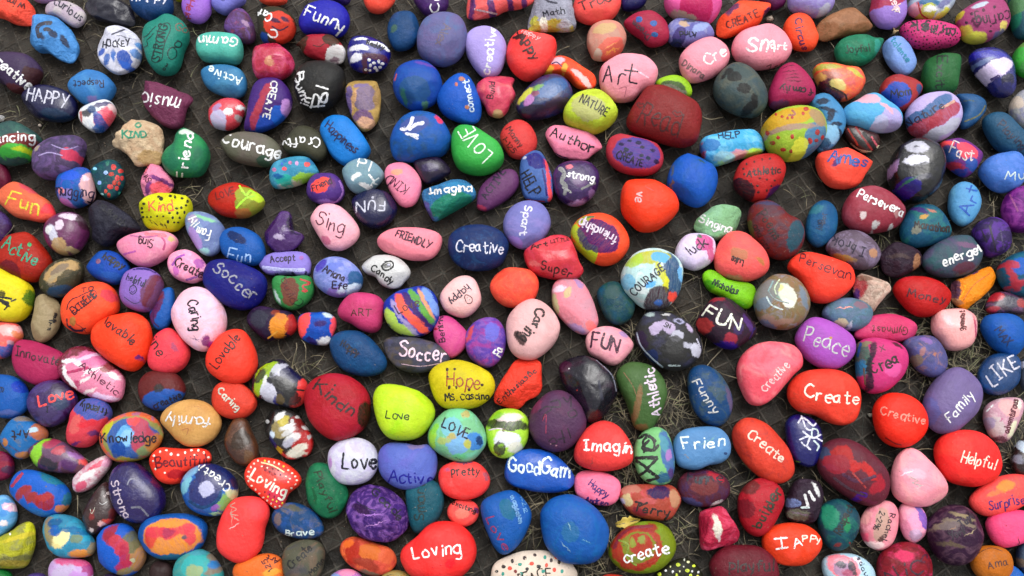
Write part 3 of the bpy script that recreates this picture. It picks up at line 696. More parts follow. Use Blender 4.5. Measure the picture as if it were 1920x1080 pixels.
hollow green rimmed stone half buried behind the dark red Read stone|9c2|1105,540 1140,500 1220,482 1300,510 1335,570 1330,620 1260,630 1160,610|b 1215,570 90,55 15 343|b 1200,565 60,25 20 776|b 1260,590 50,18 10 887
largest dark red smooth stone painted Read in thin dark letters|822|918,780 940,710 980,640 1040,560 1090,545 1170,560 1290,620 1370,670 1400,740 1395,840 1370,920 1300,950 1220,940 1100,900 960,840|t Read 1140,775 24 140 270 522 10|s 6 522 1240,750 1215,725 1230,712 1245,725 1265,718 1275,740 1240,750|s 6 522 1005,695 985,670 1000,660 1010,672 1025,665 1030,680 1005,695|m 923 .3 1
dark blue grey egg stone with four black blotches|455|1475,580 1490,500 1550,430 1620,400 1700,425 1770,490 1820,600 1820,690 1770,750 1690,755 1590,720 1510,660|b 1610,490 45,40 20 222|b 1570,460 20,30 50 222|b 1535,492 14,22 30 222|b 1675,565 42,34 0 222|b 1720,680 52,26 -25 222|b 1740,635 24,36 0 222|m 665 .5 2|m 245 .4 2
pink crescent edged stone painted Author in bold black|e7a|398,860 415,820 470,805 560,830 690,860 750,910 755,950 700,990 650,1030 570,1025 480,1005 440,950|t Author 570,900 22 60 290 212 15|s 14 125 440,970 490,1005 540,1020|m f8a .4 1|a.25
red sided stone with a blue top painted Create under black marks|b34|788,950 810,890 870,862 960,865 1070,895 1130,950 1155,1020 1130,1090 1050,1130 930,1120 840,1080 795,1020|b 985,975 155,100 10 449|t CREATE 940,1025 18 48 180 213 9|b 885,925 16,14 0 113|b 935,905 14,12 0 113|b 990,915 20,9 0 113|b 1020,945 18,14 0 222|b 1085,968 16,13 0 113|b 915,960 18,16 0 233|b 1015,1000 14,10 0 233|b 1060,1020 16,16 0 234|b 1110,1035 22,10 0 213|b 945,990 14,12 0 224
turquoise stone with yellow and pink lower edge painted Help|4ad|1388,940 1400,890 1450,870 1560,845 1690,832 1755,840 1790,910 1805,960 1740,1000 1640,1020 1560,1050 1480,1070 1420,1030|t HELP 1580,870 -3 38 140 235 8|b 1650,1020 160,22 -15 be3|b 1640,985 60,20 -10 d8a|b 1400,980 14,60 -10 b23|b 1460,930 60,40 0 37b|b 1550,1005 70,25 0 9cd|m 8ce .4 3|h1.1|a.15
>1360,0
deep plum small stone at the top edge above Create|514|220,0 250,-40 370,-40 390,10 360,50 300,65|m 726 .3 1
pale lavender stone cut by the top edge|98c|400,10 410,-50 500,-90 640,-80 700,-10 690,60 640,105 580,118 490,95 420,60|m aac .5 2|b 640,60 50,20 -40 bbc
orange red stone with purple scribbled word running down its left side|f41|372,190 385,130 430,90 490,85 540,120 580,200 600,260 570,320 520,332 450,320 400,270|t Circus 490,220 75 48 200 615 9
rough bare tan brown unpainted stone|964|575,200 600,150 680,90 770,52 860,55 920,90 945,150 930,195 860,220 740,240 640,268 590,240|m a75 .6 4|m 753 .4 3|a.2
half red half lilac stone at the top edge with white letters|97c|928,90 935,20 960,-60 1060,-100 1150,-50 1168,60 1160,120 1120,175 1060,190 980,170|b 1045,-20 130,65 -8 a23|t Help 1090,20 60 45 110 ecc 11|s 8 fff 1090,75 1110,55 1120,80
round stone marbled blue white yellow and red at the top edge|abc|1170,70 1180,0 1230,-60 1350,-80 1440,-50 1480,0 1450,70 1400,120 1310,138 1220,110|b 1220,60 40,50 30 d8a|b 1310,15 70,28 10 269|b 1300,85 50,55 20 cc3|b 1400,90 60,18 -30 dd4|b 1330,50 50,14 0 fff|s 12 b33 1240,20 1260,90 1300,120|b 1410,20 60,20 -30 77a|m eee .4 3
pink round stone with yellow rim painted Caring with black specks|a47|1478,110 1510,60 1600,10 1720,-10 1790,10 1830,90 1825,160 1790,220 1700,270 1600,285 1520,240|t caring 1720,110 170 60 220 413 9|b 1620,240 90,30 15 cc4|b 1540,190 40,25 40 cb4|b 1790,170 35,35 0 dc6|b 1640,30 50,18 -20 bcd|b 1500,100 18,30 20 cb3|b 1745,245 60,22 -20 669|D 1585,88 11 413|D 1660,65 11 413|D 1730,45 10 413|D 1550,145 10 413|D 1705,200 9 413|b 1620,135 28,40 0 413|b 1620,135 14,18 0 a47
long pink stone covered in small black dots painted Caring|c37|1122,190 1140,145 1200,128 1300,130 1420,155 1490,185 1515,240 1490,290 1400,315 1280,320 1190,290|t caring 1380,190 190 50 200 212 14|t sk 1240,165 190 55 130 212 16|d 212 .55 12
small plain blue green stone at the right of the pink Caring stone|256|1815,20 1830,-50 1900,-80 2000,-50 2030,50 2020,180 1960,250 1880,245 1840,180|b 1850,110 25,80 0 286|m 256 .4 2|b 1880,30 60,60 0 585
emerald green pointed stone painted Joyful in thin black|175|700,310 740,250 820,225 900,222 960,250 1015,255 1000,310 960,380 900,420 820,432 740,410 710,360|t Joyful 850,315 -8 48 150 243 8|b 980,290 30,40 20 398|m 386 .5 3|m 197 .3 2
pale blue long stone painted with a word in turquoise letters|79d|1008,320 1020,270 1070,235 1130,240 1180,290 1220,370 1228,420 1200,470 1150,490 1090,460 1040,400|t talente 1125,320 55 34 180 18a 8|m 8ad .4 1
dark green rounded block stone painted Excited downwards|263|1258,540 1262,440 1290,370 1350,345 1450,342 1510,360 1515,430 1500,540 1480,605 1400,615 1300,610|t Excite 1385,490 93 60 250 122 9|h1.1
glossy navy stone with a wide white band across it|227|1562,360 1590,320 1650,305 1730,310 1800,345 1850,410 1865,500 1868,590 1830,628 1750,620 1700,560 1640,500 1590,440|b 1700,345 120,30 8 22a|b 1740,440 130,55 -28 dce|b 1650,400 70,16 -20 67a|b 1820,510 45,40 0 113|b 1800,580 50,45 0 226|s 18 437 1710,510 1760,490|m 448 .4 3|g.7
green stone half cut by the right edge next to the navy banded one|3a3|1838,390 1860,320 1930,260 2000,250 2050,340 2050,450 1980,500 1900,490 1850,440|b 1880,300 40,40 -40 684|m 585 .5 2
orange marbled stone with yellow green and navy swirls|e52|560,440 590,405 660,405 760,425 850,440 890,490 900,540 870,600 790,650 720,650 640,590 600,540 580,500|b 650,425 100,22 5 aa3|b 620,560 70,50 50 213|b 700,640 50,25 40 213|b 660,480 80,25 10 a65|b 840,460 60,20 30 bb3|b 730,540 60,30 30 dc7|b 600,500 40,18 40 da5|s 10 433 640,540 760,600 780,640|m e83 .4 4|m a46 .35 3|g.6
red and blue bumpy stone painted Mom|a33|985,590 1010,520 1070,478 1130,490 1200,510 1260,550 1265,590 1230,640 1160,715 1100,715 1060,670 1010,620|b 1110,600 85,80 30 05b|b 1250,570 25,30 0 148|t Mom 1125,595 -12 48 130 334 9|m a34 .4 2
raspberry stone painted Family upside down with black bars above|a25|272,640 285,560 330,450 390,405 440,410 500,460 560,540 580,600 560,660 480,685 380,700 300,700|t family 455,575 186 40 205 312 9|s 8 613 370,430 440,420|s 8 613 375,455 455,450|s 8 613 385,480 470,475|s 8 613 395,505 475,495|s 8 613 400,520 490,518|b 340,680 80,25 0 636
light blue stone with a chain of black blotches behind the yellow spotted one|48b|540,660 580,610 650,602 710,650 760,720 775,800 740,890 680,960 600,975 580,900 600,800|b 625,650 45,25 0 223|b 660,700 60,14 20 223|b 680,740 25,45 20 223|b 710,800 50,20 -10 223|b 730,850 30,25 0 223|b 680,860 60,60 0 8bd|b 640,920 40,30 0 246
large stone in yellow with green and blue halves and red dots|9b3|228,830 250,770 310,710 400,682 520,682 610,720 645,790 650,870 620,940 540,1010 440,1040 340,1020 270,950|b 400,750 180,65 -12 c92|b 590,900 90,110 10 47a|b 410,820 190,20 -5 a87|b 600,750 70,50 60 a86|b 480,950 50,60 30 dd4|D 270,856 15 b32|D 340,885 12 b32|D 305,920 16 a42|D 430,878 14 b32|D 372,962 15 b32|D 422,972 12 a32|D 545,905 18 b33|D 592,850 18 a33|D 585,902 13 a33|D 625,885 14 b33|D 520,700 15 b32|D 500,730 11 b32|D 430,755 10 b32|D 365,750 10 b32|D 325,735 9 b32|D 400,760 9 b32|s 14 a65 430,710 450,735 410,740|m bc4 .35 2|h1.15
sky blue stone with pink and lilac corners|5ad|752,730 770,680 840,640 900,605 960,600 1030,650 1110,710 1140,770 1120,830 1050,855 960,850 860,825 780,790|b 900,630 90,45 15 d9b|b 1080,760 80,70 20 bad|b 990,810 50,60 30 bbd|s 30 d9b 1010,660 1070,720|m 6bd .3 1
pale stone with diagonal lilac blue red and white bands painted Nature|bad|1155,730 1180,660 1260,605 1380,588 1450,600 1510,660 1525,760 1490,840 1420,900 1350,915 1260,890 1180,840|s 80 369 1160,800 1280,740 1450,610|s 90 a34 1170,860 1330,790 1500,670|s 60 bbc 1280,890 1400,840 1510,770|t Nature 1285,735 -29 52 270 324 9|s 20 c98 1400,690 1470,650
teal blue stone with an ochre line behind the banded Nature stone|258|1475,615 1530,603 1610,615 1670,660 1675,700 1640,760 1580,815 1520,830 1500,780 1520,700|s 10 775 1540,780 1630,740 1670,680|s 7 566 1540,640 1600,650|m 369 .4 2
small stone with black and red stripes and cream rim|422|762,840 790,800 830,800 900,840 980,870 992,930 960,970 900,985 850,960 790,900|s 36 222 810,820 900,960|s 16 922 840,820 940,960|s 14 a32 790,830 850,930|s 26 222 890,860 960,950|s 12 c55 940,880 975,940|s 16 dca 800,920 860,965 950,975 985,940|s 12 16b 870,985 930,1000|g.6
pale marbled cream and blue stone at the right edge above Playing|99a|1820,700 1840,630 1900,580 1990,570 2050,650 2050,780 1980,850 1910,830 1850,780|m bba .6 3|m 77a .4 3|b 1880,650 30,50 0 cba
dark blue long stone painted Playing downwards in thin black|257|1650,790 1670,740 1730,720 1790,735 1860,810 1950,900 2020,980 1990,1040 1900,1020 1780,980 1700,900|t Playing 1845,870 45 48 220 224 8
>0,0
yellow green sliver of a stone at the top edge by the navy Happy stone|cc2|1115,-20 1130,-60 1180,-60 1180,0 1150,15 1120,5|
orange red stone cut by the top edge above the Goat stone|f42|1665,0 1680,-50 1760,-80 1830,-50 1845,10 1800,35 1730,38 1690,22|m f63 .3 1
>0,191
dark crimson stone half out of frame at the left edge below the Dancing stone|613|-80,430 -60,370 0,375 45,420 72,490 60,540 10,565 -60,550
orange stone with red right end painted Fun in yellow|d64|-25,630 -10,580 60,525 110,515 190,545 260,600 320,640 360,720 340,755 270,775 180,760 100,745 40,700|b 320,700 50,70 20 e33|b 180,550 80,22 35 c44|t Fun 155,650 18 95 220 dc3 16|b 250,740 80,20 -10 f53|m c53 .4 2
dark purple stone half out of frame at the left edge beside Fun|425|-80,700 -50,680 0,700 50,740 80,800 60,860 20,900 -70,910|m 548 .5 3
blue and pink stone painted Hugging along its lower half|24a|358,560 365,490 400,450 460,425 560,425 600,470 615,560 610,620 560,660 480,685 410,665 370,620|b 572,540 48,110 0 daa|b 430,620 70,60 10 87b|b 450,470 60,40 0 25c|b 545,490 16,20 0 fcd|b 420,650 50,25 20 b6a|b 490,600 30,70 10 149|t nugging 480,585 6 50 230 214 9|m 64b .3 3|b 390,570 25,20 0 d78
small teal stone clustered with red dabs and white spots|145|582,440 620,390 690,372 760,385 795,440 805,510 780,570 740,620 690,630 640,590 610,520|D 730,420 18 c32|D 775,445 16 c32|D 715,465 16 b32|D 755,490 18 c32|D 785,490 14 c32|D 735,520 16 b32|D 710,545 18 c32|D 750,555 14 c32|D 700,600 14 b32|D 680,575 12 c42|D 765,525 12 b32|D 680,455 14 9be|D 640,520 13 8ae|D 690,395 14 276|D 610,430 12 8ce|D 770,590 12 3a9|D 655,595 11 9cc|m 276 .5 4
small pink and purple triangular stone under the Kind stone|d7a|905,480 920,420 960,390 1000,395 1050,440 1110,500 1115,550 1080,590 1020,605 960,620 920,600|b 1030,500 80,18 20 627|b 950,555 45,22 -60 738|b 1030,560 60,35 -10 e56|b 945,430 25,30 0 f68|t Sing 935,475 240 44 90 513 7|a.4
yellow block stone speckled black painted Kind in orange|cc1|895,720 905,660 960,610 1030,590 1130,585 1210,600 1238,650 1230,720 1180,790 1120,835 1010,830 930,800|t Kind 1035,675 0 62 150 d52 9|D 1035,622 14 221|D 1095,605 10 221|D 1125,612 9 221|D 1170,620 9 221|D 1205,640 10 221|D 1020,610 9 221|D 925,655 9 221|D 912,685 9 221|D 915,710 8 221|D 920,740 8 221|D 945,740 6 221|D 970,740 6 221|D 1010,735 6 221|D 1050,735 6 221|D 1090,715 8 221|D 1135,685 9 221|D 1165,680 9 221|D 1185,710 9 221|D 1110,745 9 221|D 1140,715 9 221|D 1155,745 8 221|D 1120,775 7 221|D 1080,770 10 221|D 1145,775 7 221|D 1195,665 8 221|s 7 332 960,760 980,780|s 7 332 990,775 1010,795|s 7 332 1030,780 1050,800|s 7 332 1060,795 1075,815|h1.1|a.25
plum and white patched round stone with a tan lower edge|625|278,840 300,770 370,725 460,708 530,730 565,790 575,850 540,920 490,970 420,990 350,970 300,920|b 455,738 75,24 8 dcd|b 378,790 30,35 -20 dcd|b 340,850 25,75 -25 ccd|b 375,925 50,50 20 b96|b 310,820 22,25 0 ddd|b 540,770 25,60 -20 423|b 470,960 30,18 0 ba7|m 837 .4 2|g.5
charcoal purple notched stone painted Basketball in faint black|223|570,690 590,650 650,632 730,650 800,690 870,750 905,810 850,840 770,860 720,910 660,930 590,880 600,830 575,780|t basketball 745,740 44 45 290 112 9|m 334 .5 2|a.3
red and lime green stone with faint black writing|b21|1338,640 1355,590 1430,540 1520,518 1600,545 1670,590 1703,640 1680,690 1600,740 1520,750 1420,730 1360,680|b 1610,650 95,90 10 893|b 1570,600 60,60 0 9a3|s 12 ae3 1540,540 1580,600 1610,570 1640,600 1580,620 1520,680|b 1560,710 50,25 -20 a63|b 1650,610 40,35 0 bd3|t LOVE 1445,590 -15 45 120 711 7|m a32 .3 2
pink heart shaped stone painted Sing upside down in small letters|d7a|752,920 790,880 860,850 980,828 1080,835 1130,860 1145,900 1100,970 1040,1020 960,1060 890,1060 820,1020 770,970|t Sing 940,905 183 48 95 413 8|s 12 c58 1020,850 1060,900 1050,950|s 25 f68 940,850 1060,860|b 1095,880 18,18 0 cb7|s 14 b5a 800,980 870,960|s 12 b69 840,860 930,870 1010,860|m f9b .4 2
lilac and blue rounded triangle stone painted Family downwards|78b|1190,770 1200,720 1260,705 1330,715 1400,750 1450,820 1440,880 1410,960 1350,992 1290,970 1240,900 1205,840|t Fam 1305,840 200 60 90 eee 11|t ily 1245,775 215 48 70 eee 10|b 1330,750 90,12 22 8c9|b 1240,750 40,30 30 a9b|b 1250,870 35,80 -30 a8c|b 1370,830 60,70 20 67a|m 9bc .4 3|b 1310,960 35,20 0 9cc
cobalt stone painted Fun in thin pale blue letters|04a|1408,890 1430,840 1500,808 1580,810 1660,850 1700,920 1705,990 1670,1040 1600,1055 1500,1030 1430,980|t Fun 1540,985 8 75 150 9be 10|b 1520,870 80,30 30 025|m 15a .3 1
purple chipped stone with a silver glint and torn notch|416|1700,860 1730,800 1790,730 1810,705 1870,710 1890,770 1900,830 1955,860 1940,900 1890,950 1800,970 1740,930|b 1790,865 35,18 10 bac|b 1870,790 20,65 -15 213|s 6 214 1860,730 1890,840 1930,850|m 648 .4 3|g.7|a.4
>453,191
small light blue stone with pink dots and a yellow green lower edge|38a|180,500 185,440 215,390 300,358 400,350 450,370 490,430 495,465 440,500 350,540 250,560 200,550|b 400,490 90,28 -18 9c2|b 320,530 80,14 -10 cba|b 270,500 60,30 0 2a9|D 275,430 14 d44|D 420,402 18 d43|D 210,435 14 b7a|D 312,392 12 c7a|D 355,395 13 c9c|b 230,475 40,14 15 149|D 280,380 12 27b|D 260,400 10 36c|b 450,380 30,35 40 37a|m 5ac .4 2
purple stone painted Friend in black on a red oval|538|418,590 430,520 470,470 530,458 600,465 650,520 662,590 630,640 560,665 490,655 440,630|b 510,530 75,48 -25 f42|t Friend 512,530 -24 42 130 313 7|s 14 a7c 630,510 650,580 610,640 530,655|b 530,650 80,14 0 86b|b 580,520 20,40 -20 637|m 427 .4 3
pale grey blue stone painted Play with white brush marks|79a|648,460 665,420 720,370 780,362 850,385 905,440 915,480 880,530 820,580 760,598 690,560|t Pl 790,405 25 60 80 eee 10|b 735,475 32,16 -20 eee|b 800,540 40,14 10 eee|s 14 eee 820,470 850,510 830,540|s 10 dee 880,490 840,520 870,530|s 12 eee 760,530 800,550 840,545|b 720,490 12,20 0 eee|m 8aa .4 2
indigo glossy round stone painted Fun upside down in white|114|708,660 720,610 770,572 850,560 930,575 985,630 998,700 960,770 880,812 800,800 735,740|t FUN 830,672 183 62 175 ccd 12|D 843,615 9 bbc|g.7|m 225 .3 1
pink stone painted Kind upside down in thin dark capitals|e7a|920,480 935,420 990,392 1060,395 1120,440 1155,510 1145,600 1110,660 1050,678 1000,650 950,570|t KIND 1000,530 214 60 150 524 7|m f8a .4 1|b 1000,450 40,25 0 f97
small dark blackish purple stone tucked beside the pink Kind one|213|1105,390 1160,355 1250,350 1310,390 1345,450 1300,490 1240,520 1190,530 1150,490|b 1210,420 60,30 0 325|g.6|m 324 .4 2
half blue half teal block stone painted Imagine in white|37a|1160,580 1180,550 1240,530 1320,505 1420,500 1475,520 1505,580 1490,620 1400,680 1300,740 1250,770 1215,740 1180,660|b 1350,660 150,70 -18 286|b 1195,690 22,70 -20 548|t Imagind 1340,560 -5 48 270 eee 13|m 27a .3 3|b 1400,530 100,20 -5 38b|h1.1|a.35
dusky purple long stone painted Active upwards in black|636|1512,670 1520,590 1560,520 1640,460 1720,432 1770,460 1782,530 1740,600 1660,660 1580,702 1530,695|t ACTIVE 1620,530 -56 45 210 213 9|b 1540,680 40,12 15 a35|h.9|m 747 .3 1
pale pink smooth stone painted Sing in large thin letters|f9b|445,770 465,710 510,665 580,655 650,680 720,750 760,830 740,890 680,940 620,958 550,940 500,870|t Sing 575,775 22 90 190 513 9|b 540,890 40,18 40 c68|m fab .3 1
coral pink long stone painted Friendly in black capitals|f79|872,900 900,850 980,812 1080,808 1200,820 1275,850 1287,900 1260,970 1200,1015 1100,1020 990,990 900,950|t FRIENDLY 1105,880 20 45 230 413 9|s 6 e89 940,940 1010,955
large navy oval stone painted Creative in white across its middle|126|1328,910 1350,850 1430,800 1550,790 1650,820 1710,890 1710,960 1670,1040 1590,1080 1480,1085 1390,1050 1340,990|t Creative 1530,930 3 72 310 dde 11|m 236 .5 2|m 348 .25 4
periwinkle oval stone painted Smart in white slanting down|77b|1683,820 1700,730 1760,660 1840,635 1920,650 1975,720 1985,800 1940,880 1870,940 1790,945 1720,900|t Spart 1825,765 100 48 190 dde 10|m 98c .4 2|b 1760,900 60,30 30 97c
>907,191
stone with slate blue face navy top and red side painted Help sideways|46a|232,430 250,350 290,318 350,315 385,345 410,400 440,500 445,600 425,640 370,645 280,630 245,570|b 335,375 70,55 45 217|s 30 e43 395,370 412,460 425,560 428,630|s 14 217 378,440 395,520 405,600|t HELP 300,525 62 72 160 112 10|s 8 b33 270,625 330,635 390,640|b 262,360 14,12 0 ccd|b 390,400 10,40 -10 327
dark plum round stone with silver brush marks painted Strong in white|315|442,490 470,420 530,385 610,378 680,390 730,440 742,500 720,580 670,640 600,672 530,660 470,600|s 26 999 490,430 520,460 500,510 530,540 520,590|s 16 aaa 510,550 560,580|t strong 625,475 10 48 175 eee 12|b 620,510 50,40 0 647|s 14 888 630,560 670,540 715,520|b 610,650 80,14 -10 a8b|b 548,417 22,16 -20 d68|m 537 .4 3|g.6|b 700,600 30,30 0 869
smooth orange red rounded stone with small pale letters at its top|e30|880,620 890,550 930,505 1010,498 1110,520 1200,580 1245,640 1250,710 1190,780 1110,830 1010,835 940,780 890,710|t ve 995,610 95 42 60 daa 10|s 5 b43 1040,545 1070,560 1090,570|m f42 .3 1|h1.1
bright cobalt square round stone with faint orange scuffs at its left|05b|1178,520 1195,430 1240,370 1310,335 1380,340 1450,390 1500,460 1495,560 1450,640 1390,678 1320,665 1240,610 1195,570|b 1215,440 8,40 10 567|b 1210,530 8,30 0 765|b 1400,380 30,10 30 355|m 149 .4 2
red strawberry painted stone with black dots painted Athletic|b22|1610,470 1640,400 1720,350 1830,332 1900,350 1940,420 1930,500 1890,570 1800,640 1720,640 1640,590 1605,540|b 1630,580 60,110 -50 112|b 1860,590 80,24 -40 215|t Athletic 1800,445 -5 45 220 311 12|D 1690,400 7 411|D 1740,385 7 411|D 1790,370 7 411|D 1840,365 7 411|D 1670,430 8 411|D 1675,465 8 411|D 1665,530 9 411|D 1720,530 9 411|D 1775,490 8 411|D 1820,500 7 411|D 1870,505 7 411|D 1760,540 8 411|D 1710,585 9 411|D 1765,580 9 411|D 1820,570 8 411|D 1850,540 7 411
pale green faceted stone painted Singing in white|8b8|1352,800 1370,750 1430,700 1480,668 1540,660 1610,675 1650,700 1650,750 1630,830 1570,860 1500,892 1430,870 1370,830|t Singing 1490,790 20 48 210 eee 13|m 9ca .4 2|a.4|h1.1
dark red and teal stone with faint black swirly writing|722|1695,750 1710,680 1760,640 1830,635 1900,680 1950,730 2030,770 2062,840 2050,920 1990,1000 1900,1015 1810,970 1740,890 1710,830|b 2010,850 55,110 20 256|b 1850,650 90,16 5 446|t Poems 1840,790 55 60 200 322 8|t and_art 1790,870 62 40 180 322 6|m 445 .45 3|b 1700,820 14,80 -15 563
small white and magenta stone painted Luck with a white letter stroke|dce|1228,970 1245,910 1290,860 1350,845 1420,850 1475,880 1490,940 1480,1010 1430,1060 1360,1085 1290,1060 1240,1020|b 1420,900 60,60 30 c48|b 1460,970 26,50 0 c58|t luck 1370,930 -32 60 130 313 9|b 1385,860 18,12 0 475|m eee .4 2
coral orange stone with a bare tan patch and small black word|e54|1480,1000 1500,920 1540,860 1590,832 1660,840 1750,900 1820,980 1835,1060 1800,1120 1700,1155 1580,1140 1500,1090|b 1640,975 60,40 20 b75|t Luke 1630,1020 200 40 80 422 9|b 1780,1020 40,20 40 b74|m e65 .4 3|b 1600,1135 60,14 10 b86
purple topped stone with orange and lime sides painted Friendship upside down|e41|560,830 590,770 660,725 750,715 830,740 900,810 935,890 920,960 860,1030 780,1055 700,1030 630,970 580,910|b 620,880 35,120 -25 ac3|b 680,970 60,50 40 ac2|b 640,760 50,25 -25 8a3|b 740,860 140,105 25 316|b 690,740 25,12 0 375|t friendship 735,830 206 55 260 dcd 12|m e52 .2 2
red boxy stone painted with the word Super in black|c22|258,980 290,940 370,890 440,858 520,860 565,890 590,960 620,1050 640,1100 600,1140 480,1145 350,1120 290,1070|t Super 470,1075 14 60 200 411 9|t Art 355,925 -12 30 110 411 8|t LITTLE 490,890 -8 20 120 711 6|m d34 .4 2|b 330,1040 40,14 20 d66|g.5|h1.1|a.25
>1360,191
orange red stone with a thick blue painted word|f42|578,370 600,330 680,295 780,300 870,320 930,360 943,410 900,480 870,530 800,560 700,555 640,520 600,460|t Ames 790,365 10 75 250 34a 17|b 720,380 50,18 -50 337|m f53 .3 1|a.15
tall glossy black stone with a white face blot and dark blue smears|111|1040,460 1050,370 1090,290 1150,245 1230,230 1310,250 1390,310 1418,400 1410,500 1370,590 1280,650 1190,645 1100,590 1055,530|b 1240,290 65,45 10 bbc|b 1230,285 18,10 0 334|b 1230,375 68,36 10 dde|b 1245,405 50,14 -15 112|b 1065,450 12,60 20 a8b|b 1180,550 60,55 0 218|b 1200,500 50,8 -25 275|b 1270,480 50,14 -10 445|b 1330,600 50,20 -25 434|m 223 .4 3|g.8|h1.2
red and blue mottled stone painted Fast in white|738|1370,265 1430,240 1500,235 1590,270 1640,320 1655,370 1610,440 1560,485 1500,465 1420,400 1400,330|b 1410,270 50,28 20 e43|b 1560,310 75,60 35 d44|b 1440,330 40,60 -30 349|b 1590,400 50,40 30 34a|t Fast 1525,325 20 72 160 dcc 11|b 1480,420 70,16 30 b34|b 1500,450 50,16 20 13a|m 437 .3 3
cornflower blue stone painted with white letters Mu at the right edge|47c|1625,450 1640,400 1690,350 1780,325 1850,318 1900,340 1930,400 1935,480 1900,550 1820,585 1740,575 1670,520|t Mu 1865,470 0 62 130 cdd 8|m 68d .4 2
pale sky blue egg stone painted Art in blue letters upwards|59c|1430,640 1445,570 1490,525 1550,515 1610,550 1645,620 1635,700 1590,770 1530,800 1470,770 1435,710|t Art 1570,630 -68 75 180 24b 16|m 7bd .4 2
magenta violet stone cut by the right edge|617|1770,690 1800,610 1850,560 1920,540 2010,560 2060,640 2040,760 1970,830 1880,840 1800,800|m a4a .5 3|m 415 .4 2|s 14 948 1830,600 1880,700
large dusty rose stone painted Persevere in white with white blots|934|748,720 765,640 820,570 900,542 970,545 1060,590 1140,670 1158,740 1120,800 1040,835 940,848 840,830 770,780|t Persevera 1005,645 24 60 320 eee 13|b 885,730 20,28 10 dcc|b 965,790 22,24 0 ccc|b 1070,800 18,16 0 ccc|b 1100,720 20,24 0 b88|m a56 .4 2
teal marbled stone with tan fleck painted Marathon in dark brown|157|1120,820 1150,740 1200,675 1260,658 1330,665 1400,720 1445,800 1450,860 1400,900 1300,930 1200,938 1140,900|b 1280,735 30,14 -20 c94|b 1240,690 60,20 40 427|b 1330,700 30,10 20 b76|t Marathon 1330,800 6 48 220 322 12|m 257 .4 3|m 387 .4 2|b 1230,820 25,30 30 887
small blue egg stone with tiny faint dark writing|158|515,830 525,740 560,670 620,635 680,650 718,710 720,790 700,860 640,920 590,935 535,895|t Jam 640,750 85 30 70 235 6|t any 610,790 85 30 60 235 6|m 268 .4 3|b 590,690 50,30 -30 378
dusty mauve stone with text reading I broy upside down|656|645,930 680,870 740,830 830,828 920,870 990,950 998,1000 960,1060 880,1080 780,1050 690,990|t I_brok 790,930 201 60 220 213 9|m 98a .45 3|b 750,1000 80,16 20 a84|b 950,970 30,30 0 b86
matt dark stone with a chipped tan end beside the Energetic stone|323|990,990 1030,930 1090,902 1170,925 1240,970 1265,1000 1250,1050 1200,1085 1120,1130 1050,1120 1010,1080|b 1235,1025 30,50 20 a75|a.3|m 423 .4 2|b 1130,990 70,14 10 544
grey green stone painted Energetic in white along its lower side|456|1262,1000 1300,940 1370,890 1470,860 1570,862 1630,910 1655,980 1630,1060 1560,1110 1450,1130 1340,1110 1275,1060|t energet 1520,985 -20 55 270 eee 14|b 1560,920 70,20 10 757|b 1540,1060 80,30 -10 634|m 266 .4 2|m 647 .4 2
dark violet round stone with vertical black streaks|325|1580,860 1600,790 1660,750 1740,745 1810,790 1840,870 1830,940 1770,990 1700,998 1640,950|m 63a .5 4|s 12 213 1650,830 1680,900|s 12 213 1700,800 1740,960|s 10 436 1770,830 1790,950
>0,382
red stone at the left edge painted Active in green capitals|a21|-40,320 0,260 60,205 140,182 210,200 280,270 330,340 335,410 290,470 200,505 100,480 10,430 -30,380|t Active 135,310 27 85 250 397 15|D 190,262 14 3a6|b 60,430 80,60 30 612|m 711 .4 2
oval natural stone with tan ring top and dark blue grey side|443|252,520 265,460 320,400 390,360 460,348 520,370 542,420 520,490 470,560 400,600 320,595 265,560|b 380,430 110,60 -35 b96|b 380,425 65,30 -40 876|b 440,490 70,60 -40 443|b 370,555 85,28 -15 246|b 350,470 60,14 -40 a97|m 987 .3 4
royal blue oval stone painted Happy in black beside the pink Sing stone|13a|557,400 580,350 630,312 700,300 770,320 820,370 840,430 800,490 740,522 680,512 610,480 570,440|t happy 735,365 30 48 150 112 10|D 632,370 16 857|m 249 .4 2|b 720,470 70,30 10 25a
periwinkle and maroon boxy stone painted Helpful with a drawn smiling face|86b|772,560 800,460 860,420 940,410 1010,435 1050,490 1050,550 1010,640 960,690 880,695 800,660 770,610|b 980,550 60,120 15 746|b 960,550 20,120 15 734|t helpful 875,490 22 44 120 224 7|s 6 224 833,560 838,535 860,525 878,545 872,570 850,582 835,570|s 4 224 842,562 855,570 868,555|D 846,545 3 224|D 860,540 3 224|s 14 227 860,420 940,420 1000,440|h1.1|m 97c .3 1|s 5 446 800,600 860,640 900,630
yellow stone at the left edge with black brush marks and a green tip|dc1|-80,450 -60,410 20,420 80,450 150,480 210,530 225,590 200,680 150,740 70,765 -20,755 -80,720|b 205,610 20,60 0 372|s 18 222 0,600 70,610|s 18 222 20,640 60,660|s 22 222 0,620 50,640|s 14 222 75,625 100,615|b 10,580 25,16 30 222|s 10 332 30,680 55,650|m ed3 .4 1
bare tan peanut shaped stone with tiny black date|986|200,800 230,700 235,620 265,585 310,585 370,620 395,690 385,780 340,850 280,890 230,885 205,840|t Nash 355,735 100 20 60 222 9|t 11-11 320,780 100 20 80 222 7|m a97 .5 3|a.15
